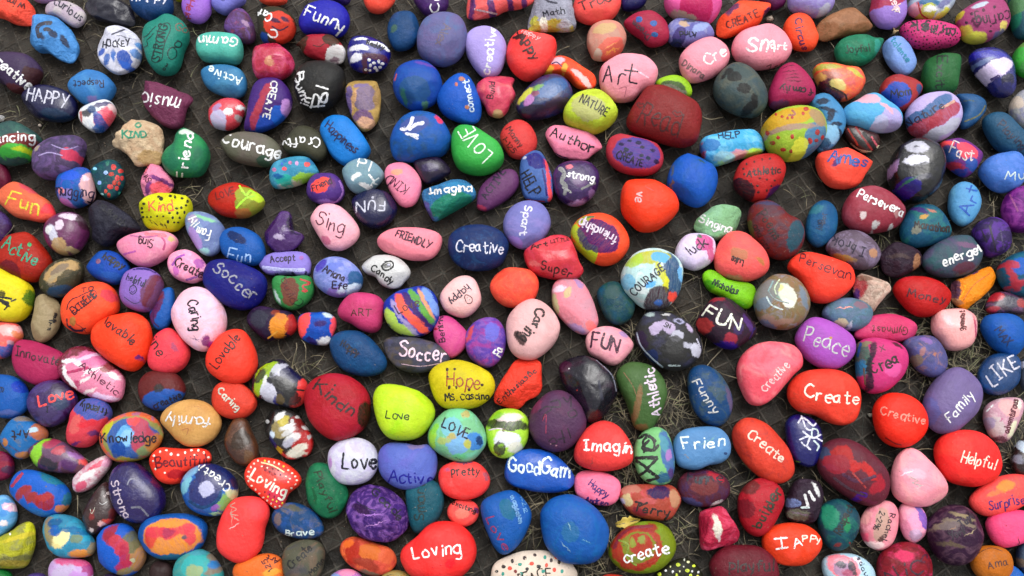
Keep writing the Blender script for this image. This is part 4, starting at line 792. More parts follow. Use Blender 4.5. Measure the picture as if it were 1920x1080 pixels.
orange red oval stone painted Extreme inside jagged black lines|e41|390,710 410,620 490,540 580,505 680,508 740,550 770,620 760,690 700,740 620,800 560,835 480,830 410,790|t EXTREME 540,640 -38 45 190 412 8|s 6 412 430,680 440,640 470,610 500,600 560,570 610,560 615,590 580,630 540,660 480,700 460,700|t TO 560,550 -15 30 80 412 6|D 468,755 25 b73|s 8 323 430,740 440,790 500,815 550,800|s 14 214 450,790 480,815 530,815|s 8 323 500,770 540,820|b 700,590 50,30 60 c33|m f52 .3 2
orange red rounded triangular stone painted Lovable slanting down|e30|585,860 600,800 680,740 780,708 880,703 950,750 980,840 970,930 940,1010 880,1070 810,1070 720,1020 640,960 595,910|t lovable 775,815 36 62 230 511 10|b 890,990 14,16 0 527|m f52 .3 1
small cobalt stone wedged between red stones with dark red left rim|05a|962,720 985,640 1030,570 1080,540 1115,550 1125,630 1115,720 1080,790 1030,815 985,790|b 1000,680 30,110 20 625|b 1025,590 20,40 30 723|s 8 425 985,700 990,760 1020,790|m 16b .3 2
large pale pink stone painted Caring in black downwards|eac|1100,720 1120,650 1180,570 1270,535 1360,560 1430,640 1460,740 1440,840 1390,900 1330,945 1270,945 1210,910 1160,860 1115,790|t Caring 1255,715 80 65 190 112 14|b 1320,880 25,35 30 827|b 1370,920 25,14 -40 b3a|s 5 868 1240,850 1280,890|s 5 868 1220,870 1290,870|m fce .5 2
orange red stone painted with the cut off word ine beside large pink Caring|d33|950,1000 980,900 1010,840 1080,800 1130,820 1200,890 1225,960 1200,1030 1150,1075 1070,1100 990,1080 955,1050|t ine 1010,925 55 52 110 222 11|b 1120,920 14,40 -40 a46|m f43 .4 2|s 8 b34 1040,1000 1100,960
orange red egg stone painted Lovable slanting upwards in black|e31|1322,1000 1345,930 1420,840 1500,808 1570,820 1620,890 1655,980 1650,1060 1600,1130 1520,1160 1420,1140 1340,1080|t Lovable 1445,945 -53 62 250 411 9|m f42 .3 1
white and pink marbled egg stone painted Create in maroon|e8b|1078,400 1090,340 1140,305 1210,296 1280,330 1330,390 1340,430 1310,480 1250,510 1180,505 1110,470|t Create 1215,415 24 55 190 423 10|s 20 a5b 1110,390 1140,350 1180,330|s 16 a6b 1200,490 1260,470 1300,440|b 1280,380 30,40 -30 a5a|m fbd .5 3|b 1130,430 20,35 -20 c6b
large royal blue stone painted Soccer in silver letters|117|1305,470 1330,390 1400,358 1500,365 1600,400 1690,450 1718,510 1700,590 1640,660 1550,685 1460,660 1370,600 1315,530|t Soccer 1515,495 38 80 320 99a 13|m 128 .4 2
magenta stone painted Innovate in thin black letters|a25|80,960 100,900 150,875 240,890 350,930 430,980 430,1060 380,1130 280,1170 180,1150 110,1100 80,1030|t Innovate 245,985 14 55 290 312 8|b 410,1000 30,30 0 723|m b36 .3 1
orange pink and white marbled stone at the left edge with blue base|e54|-60,800 -30,770 40,758 120,775 150,830 140,870 100,910 60,970 0,995 -60,980|b 50,810 60,40 20 e9a|b 100,840 20,25 0 d74|b 40,940 60,35 -35 14a|b 60,890 14,14 0 cab|b 110,800 25,20 0 eaa|b 20,900 20,20 0 f53|g.6
>453,382
lavender stone above the green one painted Accept with a pale wavy band|87c|112,395 140,350 220,315 330,305 410,320 445,370 445,420 430,460 370,465 300,455 230,460 160,450|t Accept 265,350 -5 45 160 324 8|s 22 bbe 140,410 220,420 320,425 400,425|b 230,452 12,10 0 113|b 335,452 14,12 0 113|b 415,448 12,12 0 113|D 385,348 14 a6b|m 98d .3 1|h.9
violet blue and white marbled oval stone with two lines of writing|78c|462,470 480,400 530,355 610,340 690,365 760,430 780,490 760,550 700,590 620,602 540,580 480,530|t Ariana 595,450 25 44 150 213 9|t Efe 630,525 5 44 90 324 9|b 730,490 50,60 0 158|b 590,400 60,30 -20 67c|b 600,570 80,25 -10 86b|b 720,550 50,20 -40 9bd|b 680,540 70,14 -20 cde|b 505,400 30,50 40 43a|m aae .4 2|m 55b .3 3
small glossy white stone painted with black ring and small word|ccc|773,400 800,355 880,330 960,335 1030,365 1080,420 1082,460 1050,500 1010,540 950,545 890,515 860,470 800,445|t Candy 905,455 35 40 160 222 9|s 12 222 905,395 925,375 965,372 975,400 945,425 915,425 900,400|b 935,400 22,18 0 333|D 945,393 9 bbc|m ddd .4 2|g.8
green stone with brown patch painted Building with red marks|384|195,520 205,480 240,462 330,468 440,465 465,520 460,580 420,640 350,680 290,680 230,640 205,580|b 310,550 60,85 -10 733|b 300,620 40,30 0 743|s 14 b33 380,485 440,510 390,530 420,560|s 12 b33 390,560 410,565|b 225,600 12,50 -25 bcc|t build 305,560 65 45 170 522 6|s 5 142 330,640 370,655 395,630 380,610|m 495 .3 2
small plum orange and navy banded stone left of the blue white red one|213|35,740 60,690 110,660 170,665 230,680 320,700 355,760 360,800 310,850 240,865 160,880 100,840 50,790|b 240,780 60,80 15 d82|b 325,770 35,75 10 a22|b 215,700 30,20 0 832|b 110,740 60,60 0 334|s 8 b42 300,710 280,830|s 10 d93 170,865 230,820|m 425 .4 3|b 250,720 35,20 10 c73
small stone with red ends and a blue middle painted dark purple|13a|362,780 375,720 430,700 480,700 550,698 600,730 610,780 590,840 560,900 510,910 440,900 380,860|b 395,770 45,85 15 e42|b 592,780 22,70 5 e43|b 535,880 55,26 -15 ddd|b 555,715 35,16 15 cdd|b 505,770 38,24 0 316|b 450,880 40,18 20 216|b 490,720 50,14 0 14b|m 15b .4 3
magenta pink stone painted Art in thin black capitals|b36|618,700 650,630 710,578 800,572 880,590 918,640 910,720 890,800 840,830 770,815 700,770 640,740|t ART 768,700 2 45 125 511 7|m d48 .3 1|h1.1
striped stone in orange purple green and lime painted Love|12a|912,680 930,620 1000,565 1080,540 1170,532 1240,580 1268,660 1260,760 1200,830 1110,858 1020,840 940,780|s 75 bd5 930,700 990,800 1100,850|s 34 a9c 960,620 1030,740 1130,840|s 60 f52 1000,590 1060,700 1190,820|s 45 426 1040,570 1110,680 1210,780|s 45 6a3 1080,555 1150,650 1220,750|s 30 d96 1135,545 1185,640 1235,730|s 45 79d 1170,545 1220,620 1255,700|s 12 114 1190,535 1250,590 1268,660|s 16 117 920,750 1000,830 1110,855 1200,828|t Love 1070,660 -22 55 150 533 8
pale pink stone painted Happy upside down with a smiley face|eab|1275,610 1300,550 1370,480 1440,463 1500,490 1535,570 1535,640 1490,700 1430,732 1360,720 1300,680|t happy 1405,590 138 46 160 334 8|s 6 433 1432,600 1445,585 1480,605 1478,635 1450,640 1432,600|D 1450,605 3 433|D 1465,618 3 433|m fbc .3 1
plain coral orange oval stone right of the pale pink Happy stone|f42|1598,540 1620,470 1680,420 1770,410 1860,430 1905,490 1905,560 1870,630 1800,665 1710,665 1640,620|m f64 .5 3
deep blue pointed oval stone painted with a small dark wobbly word|147|568,920 580,860 640,822 740,818 810,850 880,920 930,1000 925,1060 870,1100 770,1110 670,1080 600,1010|t Happy 700,930 32 45 130 223 9|s 4 a53 680,950 750,965|m 158 .4 2
grey brown marbled stone painted Soccer in pinkish white|445|915,920 930,870 1000,855 1120,860 1240,890 1320,940 1340,990 1310,1040 1200,1080 1080,1085 990,1050 940,990|t Soccer 1165,960 8 90 300 ecd 15|m 764 .4 2|m 557 .4 3|s 6 cab 1030,1030 1150,1045 1280,1025
rose pink pointed stone painted upwards in small dark letters|c48|1232,830 1250,750 1290,722 1350,730 1420,790 1455,850 1440,920 1390,975 1340,990 1290,950 1250,890|t Bening 1280,805 -98 38 170 413 8|D 1250,805 10 b12|m d69 .4 1
violet egg stone with orange left rim and white letter near its base|64a|1435,880 1450,820 1500,760 1580,732 1650,745 1695,820 1700,900 1670,990 1600,1050 1530,1040 1460,980|b 1468,830 16,55 20 c43|t Fa 1650,950 -60 50 50 eee 10|m 96b .5 3|m b38 .4 3|b 1610,820 50,60 0 66c|m 43a .4 4
>907,382
pink kidney shaped stone with pale lime and lilac left rim|d79|438,580 450,520 500,478 570,475 640,520 690,610 725,700 735,770 700,825 640,842 570,810 500,740 450,670|b 485,545 40,22 -10 ecd|b 460,640 18,70 -10 bb8|b 540,570 25,40 20 cb8|b 610,510 40,20 50 a8b|b 600,800 70,16 25 a8b|b 690,780 30,30 0 e67|m b9a .4 2
dark teal blotchy round stone between the pink kidney and Courage stones|145|728,590 745,540 800,505 860,505 920,560 970,640 960,710 920,760 860,780 800,750 760,690|m 465 .5 3|m 157 .4 2|m 253 .3 4|b 830,570 50,50 0 355
large round white blue and yellow patched stone painted Courage in black|bdd|882,480 895,410 950,330 1030,292 1120,290 1210,330 1270,400 1280,480 1260,580 1210,650 1130,685 1050,680 970,630 900,560|b 1220,450 60,150 -5 147|b 1080,340 130,50 -5 bb2|b 1135,340 60,42 0 5ad|b 1150,460 28,95 -20 cc2|b 1175,520 20,50 0 dd3|b 1130,610 90,75 -20 423|b 1215,600 40,28 -35 e42|b 1125,632 26,18 0 47c|b 930,500 40,50 -20 7bd|b 1070,520 35,20 -10 5ae|b 1265,450 18,45 0 7be|b 975,360 60,40 -40 ac4|s 8 bdd 980,440 1050,410 1080,440|t COURAGE 1050,490 -41 52 260 334 8|m eee .4 3
bright lime bean shaped stone with a small black handwritten name|7b1|1405,470 1430,430 1480,432 1540,480 1620,500 1700,510 1745,550 1735,630 1700,675 1620,660 1530,600 1440,550|t Nicholas 1555,535 24 40 170 132 9|m 8d2 .4 1|b 1450,520 40,20 40 491|b 1640,640 60,20 20 5a1
black stone with red and violet edges painted Fun in cream|323|1365,790 1400,690 1470,610 1540,605 1640,640 1710,710 1750,800 1740,850 1660,910 1590,938 1510,915 1440,860|b 1415,780 40,55 -20 a33|b 1590,870 45,40 0 a34|b 1580,910 90,18 10 218|b 1700,760 25,60 -20 537|b 1500,615 50,16 0 923|s 12 218 1368,720 1362,800 1400,860|s 10 216 1740,800 1700,890|t FUN 1540,735 26 85 255 eed 19|b 1640,800 30,40 30 436|a.15|m 524 .4 3
round tan grey stone with thick cream and grey paint swirls|875|1735,640 1750,560 1800,495 1860,458 1930,455 2010,490 2070,560 2098,640 2080,720 2030,780 1950,810 1860,800 1780,760|b 1920,560 60,60 20 8a9|b 1950,580 55,80 -30 ddc|b 1890,540 35,25 0 dd8|s 12 cdd 1820,600 1850,650 1920,680|b 1960,640 40,25 20 eed|s 8 9aa 1830,560 1870,610 1960,640|b 1830,770 60,30 20 679|b 2060,600 24,80 -10 789|b 1830,560 60,90 30 888|b 1800,640 40,40 0 789|s 28 a87 1800,720 1880,760 1980,750|m 964 .4 3|s 10 9bb 1860,500 1830,560|s 10 cdb 1900,490 1870,540 1880,580|m 99a .35 4
large pale pink stone painted Caring in bold dripping black letters|daa|145,800 165,710 230,640 310,612 390,640 450,700 488,780 480,850 440,920 370,980 300,1005 210,985 160,920|t Car 345,740 105 60 120 322 18|t ing 270,840 130 60 90 322 17|b 235,860 26,55 -35 322|m ebb .4 1
small pink stone painted Fun in bold black capitals|d8a|655,880 680,820 740,792 810,790 890,820 950,880 960,920 920,980 860,1035 800,1035 740,1000 680,960|t FUN 780,895 12 85 170 413 18|m eab .4 2|b 900,840 30,20 30 a8b
large black and white patched stone with small letters in a pale blob|333|975,830 990,770 1040,705 1120,690 1220,710 1310,760 1370,830 1402,900 1390,980 1320,1050 1230,1075 1140,1050 1050,980 990,900|b 1110,800 35,50 40 bac|b 1190,795 40,40 20 bac|b 1140,770 50,20 -10 bac|t SN 1180,785 25 28 45 222 6|b 1255,752 36,18 15 aac|b 1255,752 20,9 15 223|b 1240,850 45,35 -20 bbc|b 1325,800 20,35 -35 bac|b 1310,910 30,20 0 bbc|b 1365,940 40,45 -30 ccd|b 1070,710 30,16 0 abb|b 1170,712 25,8 0 ccc|b 1060,1000 50,45 45 236|s 10 bcd 985,830 1010,910 1080,990 1150,1050|s 12 bcc 1190,1040 1260,1040|b 1230,905 60,60 0 444|s 10 bbc 1370,870 1390,920|m 446 .4 2|b 1020,870 30,60 -20 324
>1360,382
orange red long egg stone painted Persevere in thin black|e31|398,400 430,340 490,313 570,318 680,350 790,400 830,460 825,520 770,590 690,635 600,638 530,600 490,520 440,450|t Persevan 645,405 20 60 340 612 8|m f42 .3 1
small cream pointed stone with a red and purple left side|ca9|820,560 840,480 880,450 960,470 1030,500 1065,550 1030,600 980,660 940,700 860,650|b 865,530 35,75 10 a23|b 835,600 20,50 10 427|b 900,475 50,20 10 865|m 987 .5 3|m dcb .4 4|a.4
deep red oval stone painted Money in thin black letters|b11|1078,560 1100,500 1160,472 1260,468 1370,500 1440,560 1448,620 1400,690 1310,728 1220,715 1140,650|t Money 1295,595 10 52 250 512 9|m c22 .3 1
flat stone painted bright orange with a purple edge lying in hay|e80|1450,560 1460,510 1550,470 1640,430 1710,405 1735,440 1730,510 1680,570 1600,640 1560,680 1500,660 1460,620|b 1470,560 30,80 10 325|b 1560,460 70,10 -20 537|s 6 c60 1530,620 1600,520 1700,450|s 6 fa2 1500,620 1560,520|a.3|h.7|b 1480,630 40,20 20 a75
teal stone at the right edge with a blue and red pattern|157|1742,440 1770,370 1840,320 1920,305 2010,330 2070,400 2080,500 2040,570 1940,600 1840,575 1770,520|s 40 b34 1830,390 1850,480 1890,540|s 40 b34 1860,520 1920,500|b 1900,400 50,60 30 04b|b 1840,390 45,30 10 b34|m 278 .4 2
small dark red and grey glossy stone at the right below the teal one|434|1672,660 1700,590 1760,565 1850,575 1940,600 1960,680 1920,715 1820,705 1740,712 1690,700|b 1740,600 50,30 -10 b23|b 1720,680 40,20 0 a23|b 1840,630 60,40 0 445|m 858 .5 3|b 1900,640 30,30 0 a33|g.7
blue grey marbled oval stone with cream drips touching purple Peace|578|620,700 650,640 710,612 800,605 880,625 935,665 948,720 920,780 860,815 790,815 710,785 650,745|b 740,770 40,30 10 cb9|b 800,780 14,30 0 bbc|b 870,650 50,25 10 867|s 6 e98 720,670 820,665|m 68a .5 3|m 77a .4 2
pink long stone painted Gymnast upside down in thin black|c36|830,850 850,800 920,730 1000,710 1090,712 1190,750 1230,800 1220,850 1150,880 1060,890 950,880 870,875|t Gymnast 1060,815 182 48 230 622 7|m d58 .4 1
pale pink glossy stone painted downwards with a small dark word|e9a|1322,760 1340,700 1400,680 1500,675 1580,695 1615,740 1615,850 1580,920 1510,945 1430,935 1380,880 1330,820|t gymnast 1520,750 -88 34 125 622 8|m fbc .4 1|b 1610,800 10,80 0 b25|g.6
bright blue stone painted with a black capital word slanting down|04a|1640,800 1660,730 1720,708 1820,708 1890,735 1930,790 1935,880 1900,950 1850,985 1770,955 1700,900|t MAX 1790,850 52 55 130 236 10|m 15b .4 2
orchid purple egg stone painted Peace in silver white|a5b|448,870 470,800 520,745 580,730 670,755 770,810 830,880 835,950 790,1020 720,1062 630,1060 550,1020 490,960|t Peace 655,890 20 100 290 ccc 12|D 677,862 10 b84|m b5c .3 1
stone with magenta face and teal black side painted Creativity in bold black|c37|835,930 860,880 930,862 1010,868 1100,890 1160,940 1178,1010 1160,1080 1110,1150 1030,1205 940,1220 870,1180 840,1100|b 870,980 40,120 -5 476|s 34 223 965,900 935,990 925,1100 940,1190|b 860,1060 25,50 0 38b|t Crea 1020,1030 -28 75 180 322 17|b 1110,910 35,14 25 322|t + 1000,940 20 50 40 613 7|b 1080,1060 60,50 0 d59|b 905,900 30,20 0 886|s 16 26a 870,900 850,980|s 12 765 890,1060 900,1160
violet blue small egg stone with orange smudges beside the magenta faced one|558|1140,900 1180,860 1250,847 1330,855 1390,910 1425,990 1425,1060 1380,1110 1310,1110 1230,1060 1180,980|b 1270,950 18,30 20 a77|b 1230,1010 35,35 0 876|b 1350,970 10,12 0 b75|b 1300,880 40,20 20 86a|m 66a .5 2|m a76 .25 4
royal blue glossy stone painted Like in white capitals|137|1620,1110 1635,1050 1690,985 1770,960 1850,965 1895,1010 1900,1080 1880,1160 1800,1220 1720,1230 1640,1190|t LIKE 1775,1075 -38 90 215 ccd 14|m 24a .4 2|g.6
>0,573
glossy dark red stone thickly swirled with white and magenta paint below Innovate|723|365,380 400,320 460,275 540,262 610,285 680,335 750,400 800,460 803,530 780,600 710,622 620,600 520,565 420,500 375,440|b 590,460 225,115 28 d7a|b 680,390 50,40 30 833|b 590,340 90,45 20 c69|s 30 eee 400,355 470,350 520,385|s 28 eee 400,390 430,460 480,520|s 28 dbd 490,360 620,300|s 25 b36 440,430 560,400|b 570,550 60,12 -20 edd|b 730,450 40,14 30 eee|b 540,480 60,10 -30 edd|b 495,500 25,20 30 b36|s 28 ece 600,570 660,580 740,600|b 585,420 60,8 -30 eee|s 3 eee 530,420 600,440 640,410|t Athletic 640,470 38 45 300 624 7|m b47 .3 4|g.7
blue stone at the left edge painted with a faint dark curl|14a|-70,500 -40,450 30,445 100,460 165,510 192,590 180,660 120,710 40,725 -30,700 -70,620|t e 5,535 70 30 30 223 6|b 40,690 60,20 0 56a|m 25a .4 2|b 140,520 50,40 30 12a
violet glossy round stone painted Love in orange red|315|172,620 200,550 260,500 340,480 420,490 490,560 500,620 450,700 380,760 300,780 230,740 185,680|t Love 355,588 -14 65 220 f43 17|m 548 .5 3|b 400,520 60,30 0 324|b 380,640 50,30 -30 346|b 300,680 60,40 0 436|g.6|t I 303,668 0 30 8 223 7
stone with blue top and red orange base painted Friendly upside down|c33|425,830 445,740 460,660 510,610 590,595 670,610 715,660 720,710 680,780 640,840 580,900 500,912 440,890|b 590,650 130,80 10 04a|b 480,760 40,60 0 c54|t friendly 600,665 194 48 175 112 9|b 600,820 30,14 -20 637|b 560,760 60,20 -15 c22|m d44 .3 3|b 480,890 40,10 -20 527
stone in orange green and blue rings painted Knowledge in black|d63|640,850 660,790 740,720 840,685 930,690 1000,720 1040,780 1048,840 1010,910 940,970 840,1003 750,1005 690,970 650,910|b 830,850 180,140 0 895|b 830,850 150,125 0 34a|b 905,850 65,130 -15 b45|b 800,840 55,70 0 6ad|b 815,850 40,50 0 8be|b 760,930 50,50 0 139|b 860,740 40,25 0 d43|b 690,790 50,28 -50 bb2|b 940,930 60,30 -30 796|b 985,880 30,60 20 b73|b 820,990 80,12 0 a93|m 76a .35 3|m c53 .3 4|t Knowledge 830,852 0 60 350 223 10
dark red over blue stone painted Creative in thin black along its base|622|888,530 905,470 960,425 1050,415 1130,440 1185,500 1192,560 1150,620 1090,665 1010,675 940,650 900,600|b 1050,640 160,100 -8 05a|b 1018,533 34,30 0 333|t creative 1075,610 -24 42 190 223 8|m 823 .2 1
orange red stone with silver letters ending in ring|c31|1362,590 1380,530 1430,490 1500,485 1570,510 1640,580 1652,640 1620,690 1560,725 1480,728 1410,700 1370,650|t Caring 1475,600 42 48 180 ccb 12|m e42 .3 1
tan orange stone painted Family upside down in pale letters|c95|1032,740 1055,680 1120,630 1210,605 1300,612 1370,650 1420,720 1418,790 1370,860 1290,903 1210,905 1150,870 1080,800|t family 1210,740 184 60 290 ddd 12|m da6 .4 2|m b74 .3 1|s 4 a64 1170,800 1210,790 1200,830|s 4 a64 1240,640 1290,650
bare glossy brown pebble with rust coloured rim|532|1442,870 1460,810 1500,740 1545,712 1590,740 1620,810 1660,900 1655,980 1610,1025 1540,1025 1480,970 1450,920|b 1540,860 60,70 -15 321|s 14 643 1480,880 1500,820 1560,770|m 742 .5 3|m 211 .3 2|b 1600,970 30,40 0 642|g.6
blue and orange mottled stone painted Art upside down in black|16a|0,850 30,790 80,730 150,712 220,745 290,780 312,830 280,880 210,930 170,975 110,985 60,950 10,900|b 260,800 60,60 20 b63|b 150,725 60,20 0 876|b 160,960 50,20 -20 b73|b 30,880 25,25 0 b73|b 205,800 25,20 0 acd|t Art 130,830 182 58 110 212 10|m 37b .4 3|m 874 .2 4|s 10 458 60,900 120,940
plum stone with lime green left end and orange right tip|634|180,930 210,880 270,855 340,855 430,890 510,950 560,1000 560,1040 520,1070 430,1078 330,1070 240,1055 210,1000|b 230,950 40,110 25 8c2|b 310,1010 60,40 20 223|b 360,940 110,60 15 646|b 320,890 50,30 -10 a35|b 380,930 40,30 0 b45|b 540,1005 40,20 40 d43|b 440,1020 50,40 20 526|b 480,960 50,16 30 96a|m 859 .3 3|m 424 .3 3|g.6
long slim stone swirled white pink and red|c9a|490,1085 540,1040 600,1000 660,970 700,965 722,1000 700,1050 650,1110 590,1170 520,1200 475,1190 465,1130|b 620,1030 70,22 -35 c34|b 560,1090 70,22 -35 ddd|b 690,1010 30,35 0 c8a|b 520,1160 40,30 -30 c46|m ddd .4 4|m b35 .3 4|g.6
orange red curved stone dotted white painted Beautiful on a pink band|e31|962,1018 975,960 1030,915 1100,915 1200,918 1300,915 1350,945 1355,1000 1290,1030 1200,1080 1160,1135 1080,1146 1010,1110|b 1130,1085 60,30 0 a12|t Beautiful 1165,1000 -4 62 320 712 13|D 1030,940 8 fed|D 1070,930 8 fed|D 1100,955 10 fed|D 1145,960 8 fed|D 1190,945 8 fed|D 1230,930 8 fed|D 1275,930 8 fed|D 1310,945 8 fed|D 990,965 8 fed|D 1340,975 8 fed|D 985,1000 7 fed|D 1335,1020 7 fed|D 1250,960 7 fed|D 1060,1075 7 fed|D 1000,1050 7 fed|m f42 .2 2
maroon plum stone at the left edge below the mottled Art one|813|-70,960 -20,935 40,945 80,980 95,1040 80,1090 30,1120 -50,1110|m 625 .4 2|b 60,1060 35,30 0 424
>453,573
glossy black blue lime and red marbled stone beside the large Kindness stone|223|68,530 80,450 130,390 200,352 270,350 310,390 370,440 420,490 428,560 390,630 330,658 250,648 150,615 90,580|b 160,420 90,50 -35 9b1|b 110,520 40,60 20 9b1|b 240,420 60,55 -40 bbc|b 170,560 50,75 -25 ccd|b 320,440 70,60 20 114|b 400,540 40,90 10 d32|b 360,620 50,30 -20 c32|b 270,510 95,42 30 222|b 320,590 50,50 20 222|b 120,450 30,50 30 222|b 150,480 16,35 20 ddd|b 215,620 16,35 10 118|s 10 222 340,540 400,545|b 245,600 30,30 0 653|b 195,440 12,20 -40 333|g.8|m 225 .2 3
glossy stone in black yellow and red with white finger dabs|222|155,760 160,700 220,670 290,665 350,690 400,750 450,820 462,890 440,950 380,982 300,985 240,940 190,870|b 250,790 65,60 30 985|b 270,740 30,40 30 ba2|b 390,880 70,90 -20 b22|b 360,760 40,60 -40 822|b 270,970 70,20 15 c43|b 240,930 30,25 20 cb3|b 245,710 40,20 -50 ddd|b 290,780 50,14 -20 ddd|b 300,810 50,18 -30 ccc|b 325,850 52,28 -30 ddd|b 300,880 40,20 -30 bbc|b 355,930 80,26 -30 ddc|b 370,960 50,14 -20 ccb|b 195,830 18,25 0 cde|D 165,745 14 ccc|D 325,745 14 ccc|b 360,715 18,12 0 ccc|b 405,785 22,10 30 ccc|b 435,845 14,16 0 bbb|b 200,880 20,40 -30 226|g.7|a.15
large crimson round stone painted Kindness in bold black|a12|403,620 415,540 470,470 560,438 670,445 760,490 820,570 828,680 800,770 730,830 640,867 560,855 480,800 425,720|t Kindn 605,595 36 75 300 211 17|b 785,700 36,85 5 220|m b24 .3 1|D 600,512 8 211
bright lime stone painted Love in thin black letters|bd2|846,620 855,560 890,515 960,505 1060,520 1160,560 1225,620 1242,690 1210,770 1140,840 1040,867 950,855 895,800 860,710|t Love 1003,703 3 52 150 341 8|m bd4 .4 1|m 9d0 .3 2|h1.1
bright yellow stone painted Hope in maroon over a teacher name|cb0|1205,480 1215,420 1270,372 1360,350 1460,360 1550,400 1610,450 1628,520 1600,590 1520,650 1400,670 1300,655 1240,590|t Hope 1430,485 6 90 210 a42 11|t MS._Cascino 1450,585 -3 45 285 222 9|D 1322,412 11 421|D 1370,408 9 421|D 1335,525 11 421|D 1380,525 9 421|D 1462,540 10 421|D 1545,510 10 421|D 1325,458 8 421|m ed2 .3 1
orange red jagged stone painted Enthusiastic upwards in black|e31|1622,600 1650,520 1700,440 1750,370 1800,340 1870,335 1920,380 1925,450 1930,520 1900,570 1840,600 1800,640 1760,667 1700,650 1650,625|t Enthusiastic 1770,515 -42 36 310 411 7|m f42 .3 1|a.3
blue green and yellow mottled stone painted Love in capitals|7b8|1198,850 1215,780 1270,710 1340,665 1430,660 1500,700 1560,790 1572,880 1530,950 1470,1000 1390,1003 1300,970 1220,910|b 1400,700 90,40 0 7c9|b 1440,700 30,25 0 ba6|b 1390,880 80,80 0 7ad|b 1500,870 50,60 -20 37c|b 1525,870 22,30 0 136|b 1350,780 70,60 0 7bc|b 1300,870 40,25 0 ab6|b 1350,840 30,20 0 ba5|b 1450,890 25,30 0 bb4|b 1225,860 25,70 0 9c3|b 1470,970 60,20 -20 7ca|b 1240,790 20,40 30 8c4|b 1400,970 50,20 0 6c8|t LOVE 1378,795 26 62 180 223 10|m 8cb .35 3|s 6 235 1370,975 1410,990
lime and white stone with wide black band and black spot|ad3|1572,820 1580,750 1630,685 1700,662 1780,675 1835,720 1848,800 1830,880 1780,945 1710,980 1640,970 1590,920|b 1710,760 150,38 4 222|b 1720,715 90,28 0 dcc|b 1650,705 40,18 -20 8c2|b 1710,860 90,50 0 dde|b 1760,910 50,35 -30 ddc|b 1690,830 60,25 0 ddd|b 1655,920 40,40 0 332|b 1670,900 16,10 0 8b3|s 8 dcd 1590,800 1650,790 1690,800|D 1685,800 10 865|b 1600,880 20,60 0 9d2|m ce6 .3 3|g.6
white and pale lilac stone painted Love in thick black|ccd|555,980 570,920 630,870 710,850 790,860 850,900 878,970 870,1050 820,1120 740,1150 650,1145 590,1100 560,1040|t Love 755,1005 0 95 220 112 20|m bad .5 3|m eee .3 2|b 570,1010 12,40 0 b8c
periwinkle blue saddle shaped stone painted Active along its base|56b|878,1000 890,930 940,885 1030,880 1120,898 1200,895 1245,940 1258,1010 1240,1100 1180,1160 1080,1185 980,1160 900,1090|t Active 1090,1110 3 72 290 119 13|b 1120,905 60,18 0 87a|m 67c .3 1|m 65b .3 1
>907,573
large glossy black ridged stone with a white edge line under pink Fun|112|485,380 510,345 580,325 660,325 730,350 790,400 840,470 858,550 830,630 780,710 700,750 660,745 640,680 560,580 500,480|s 7 889 725,350 780,400 830,460 852,550|b 520,390 40,40 0 413|s 22 334 740,490 760,600|b 700,700 40,30 0 433|D 548,405 5 ddd|D 600,545 5 b33|m 313 .4 2|a.4|g.7|h1.2
olive green kidney stone painted Athletic upwards in white|463|850,450 880,395 940,365 1020,368 1100,400 1155,470 1178,560 1160,640 1130,720 1080,790 1020,803 970,780 940,700 910,610 870,530|t Athletic 1085,555 -100 68 310 dcd 17|m 574 .4 2|b 990,630 22,120 10 864|s 6 864 900,430 960,520 1000,640|b 1000,780 60,20 0 753
blue oval stone brushed with olive painted Funny slanting down|147|1310,500 1325,420 1370,385 1440,390 1510,440 1570,530 1598,610 1590,700 1540,765 1470,770 1400,730 1340,640|t Funny 1430,580 58 58 250 ccc 11|m 565 .45 3|m 259 .3 2|b 1580,600 20,80 -10 657
light steel blue block stone painted Friend in faded white brush marks|58b|1215,900 1240,830 1300,795 1400,780 1490,782 1550,820 1585,890 1580,960 1530,1010 1440,1030 1370,1055 1290,1045 1240,1010|t Frien 1415,875 -4 75 270 dee 14|m 69c .4 2|s 5 888 1290,960 1330,990|h1.1|D 1555,950 10 247|s 5 7aa 1380,900 1500,840
green faced stone with blue violet rim and heavy black brush strokes|7b7|965,930 985,860 1040,800 1110,782 1170,810 1205,880 1225,980 1225,1060 1200,1130 1130,1155 1060,1140 1000,1090 970,1010|b 1185,950 45,150 -8 46a|b 1160,890 25,60 -10 59a|b 1190,960 22,35 0 a7b|b 1200,1080 20,40 0 537|t M 1050,1060 92 110 150 222 24|t a 1060,890 90 90 110 222 24|s 24 222 1000,850 1050,830 1100,870|s 20 222 1060,870 1020,920 1090,930 1120,900|s 22 222 980,980 1110,975|s 22 222 985,1000 1050,1050 1000,1090|b 1150,1110 50,35 0 258|m 9c9 .3 2
orange red stone painted Imagine in thick white with a bent tail|d32|580,960 600,880 650,800 720,750 790,742 860,770 920,840 955,920 955,1000 900,1040 820,1060 730,1062 650,1040 600,1010|t Imagin 800,905 5 70 300 eee 18|m e43 .3 2|s 5 b44 700,980 690,1050|b 870,880 50,50 0 c43
large dusky plum round stone with faint black scribbles|535|290,780 305,680 360,600 440,550 520,552 600,610 650,700 655,790 610,860 540,920 460,940 390,920 330,870|s 9 323 360,680 400,650 440,660 390,700 380,730|s 9 323 430,620 480,610 490,650 440,650|s 9 323 510,590 540,620 560,580 560,650|s 9 323 540,690 580,670 600,700 560,720 540,690|s 9 323 420,870 450,850 470,880 430,890|s 9 323 480,860 520,850|s 9 323 500,800 520,880|s 9 323 540,790 560,850|m 635 .4 2|s 5 a35 380,740 400,700 400,820|b 340,650 25,50 30 735|D 465,900 6 a78|D 430,890 5 a78
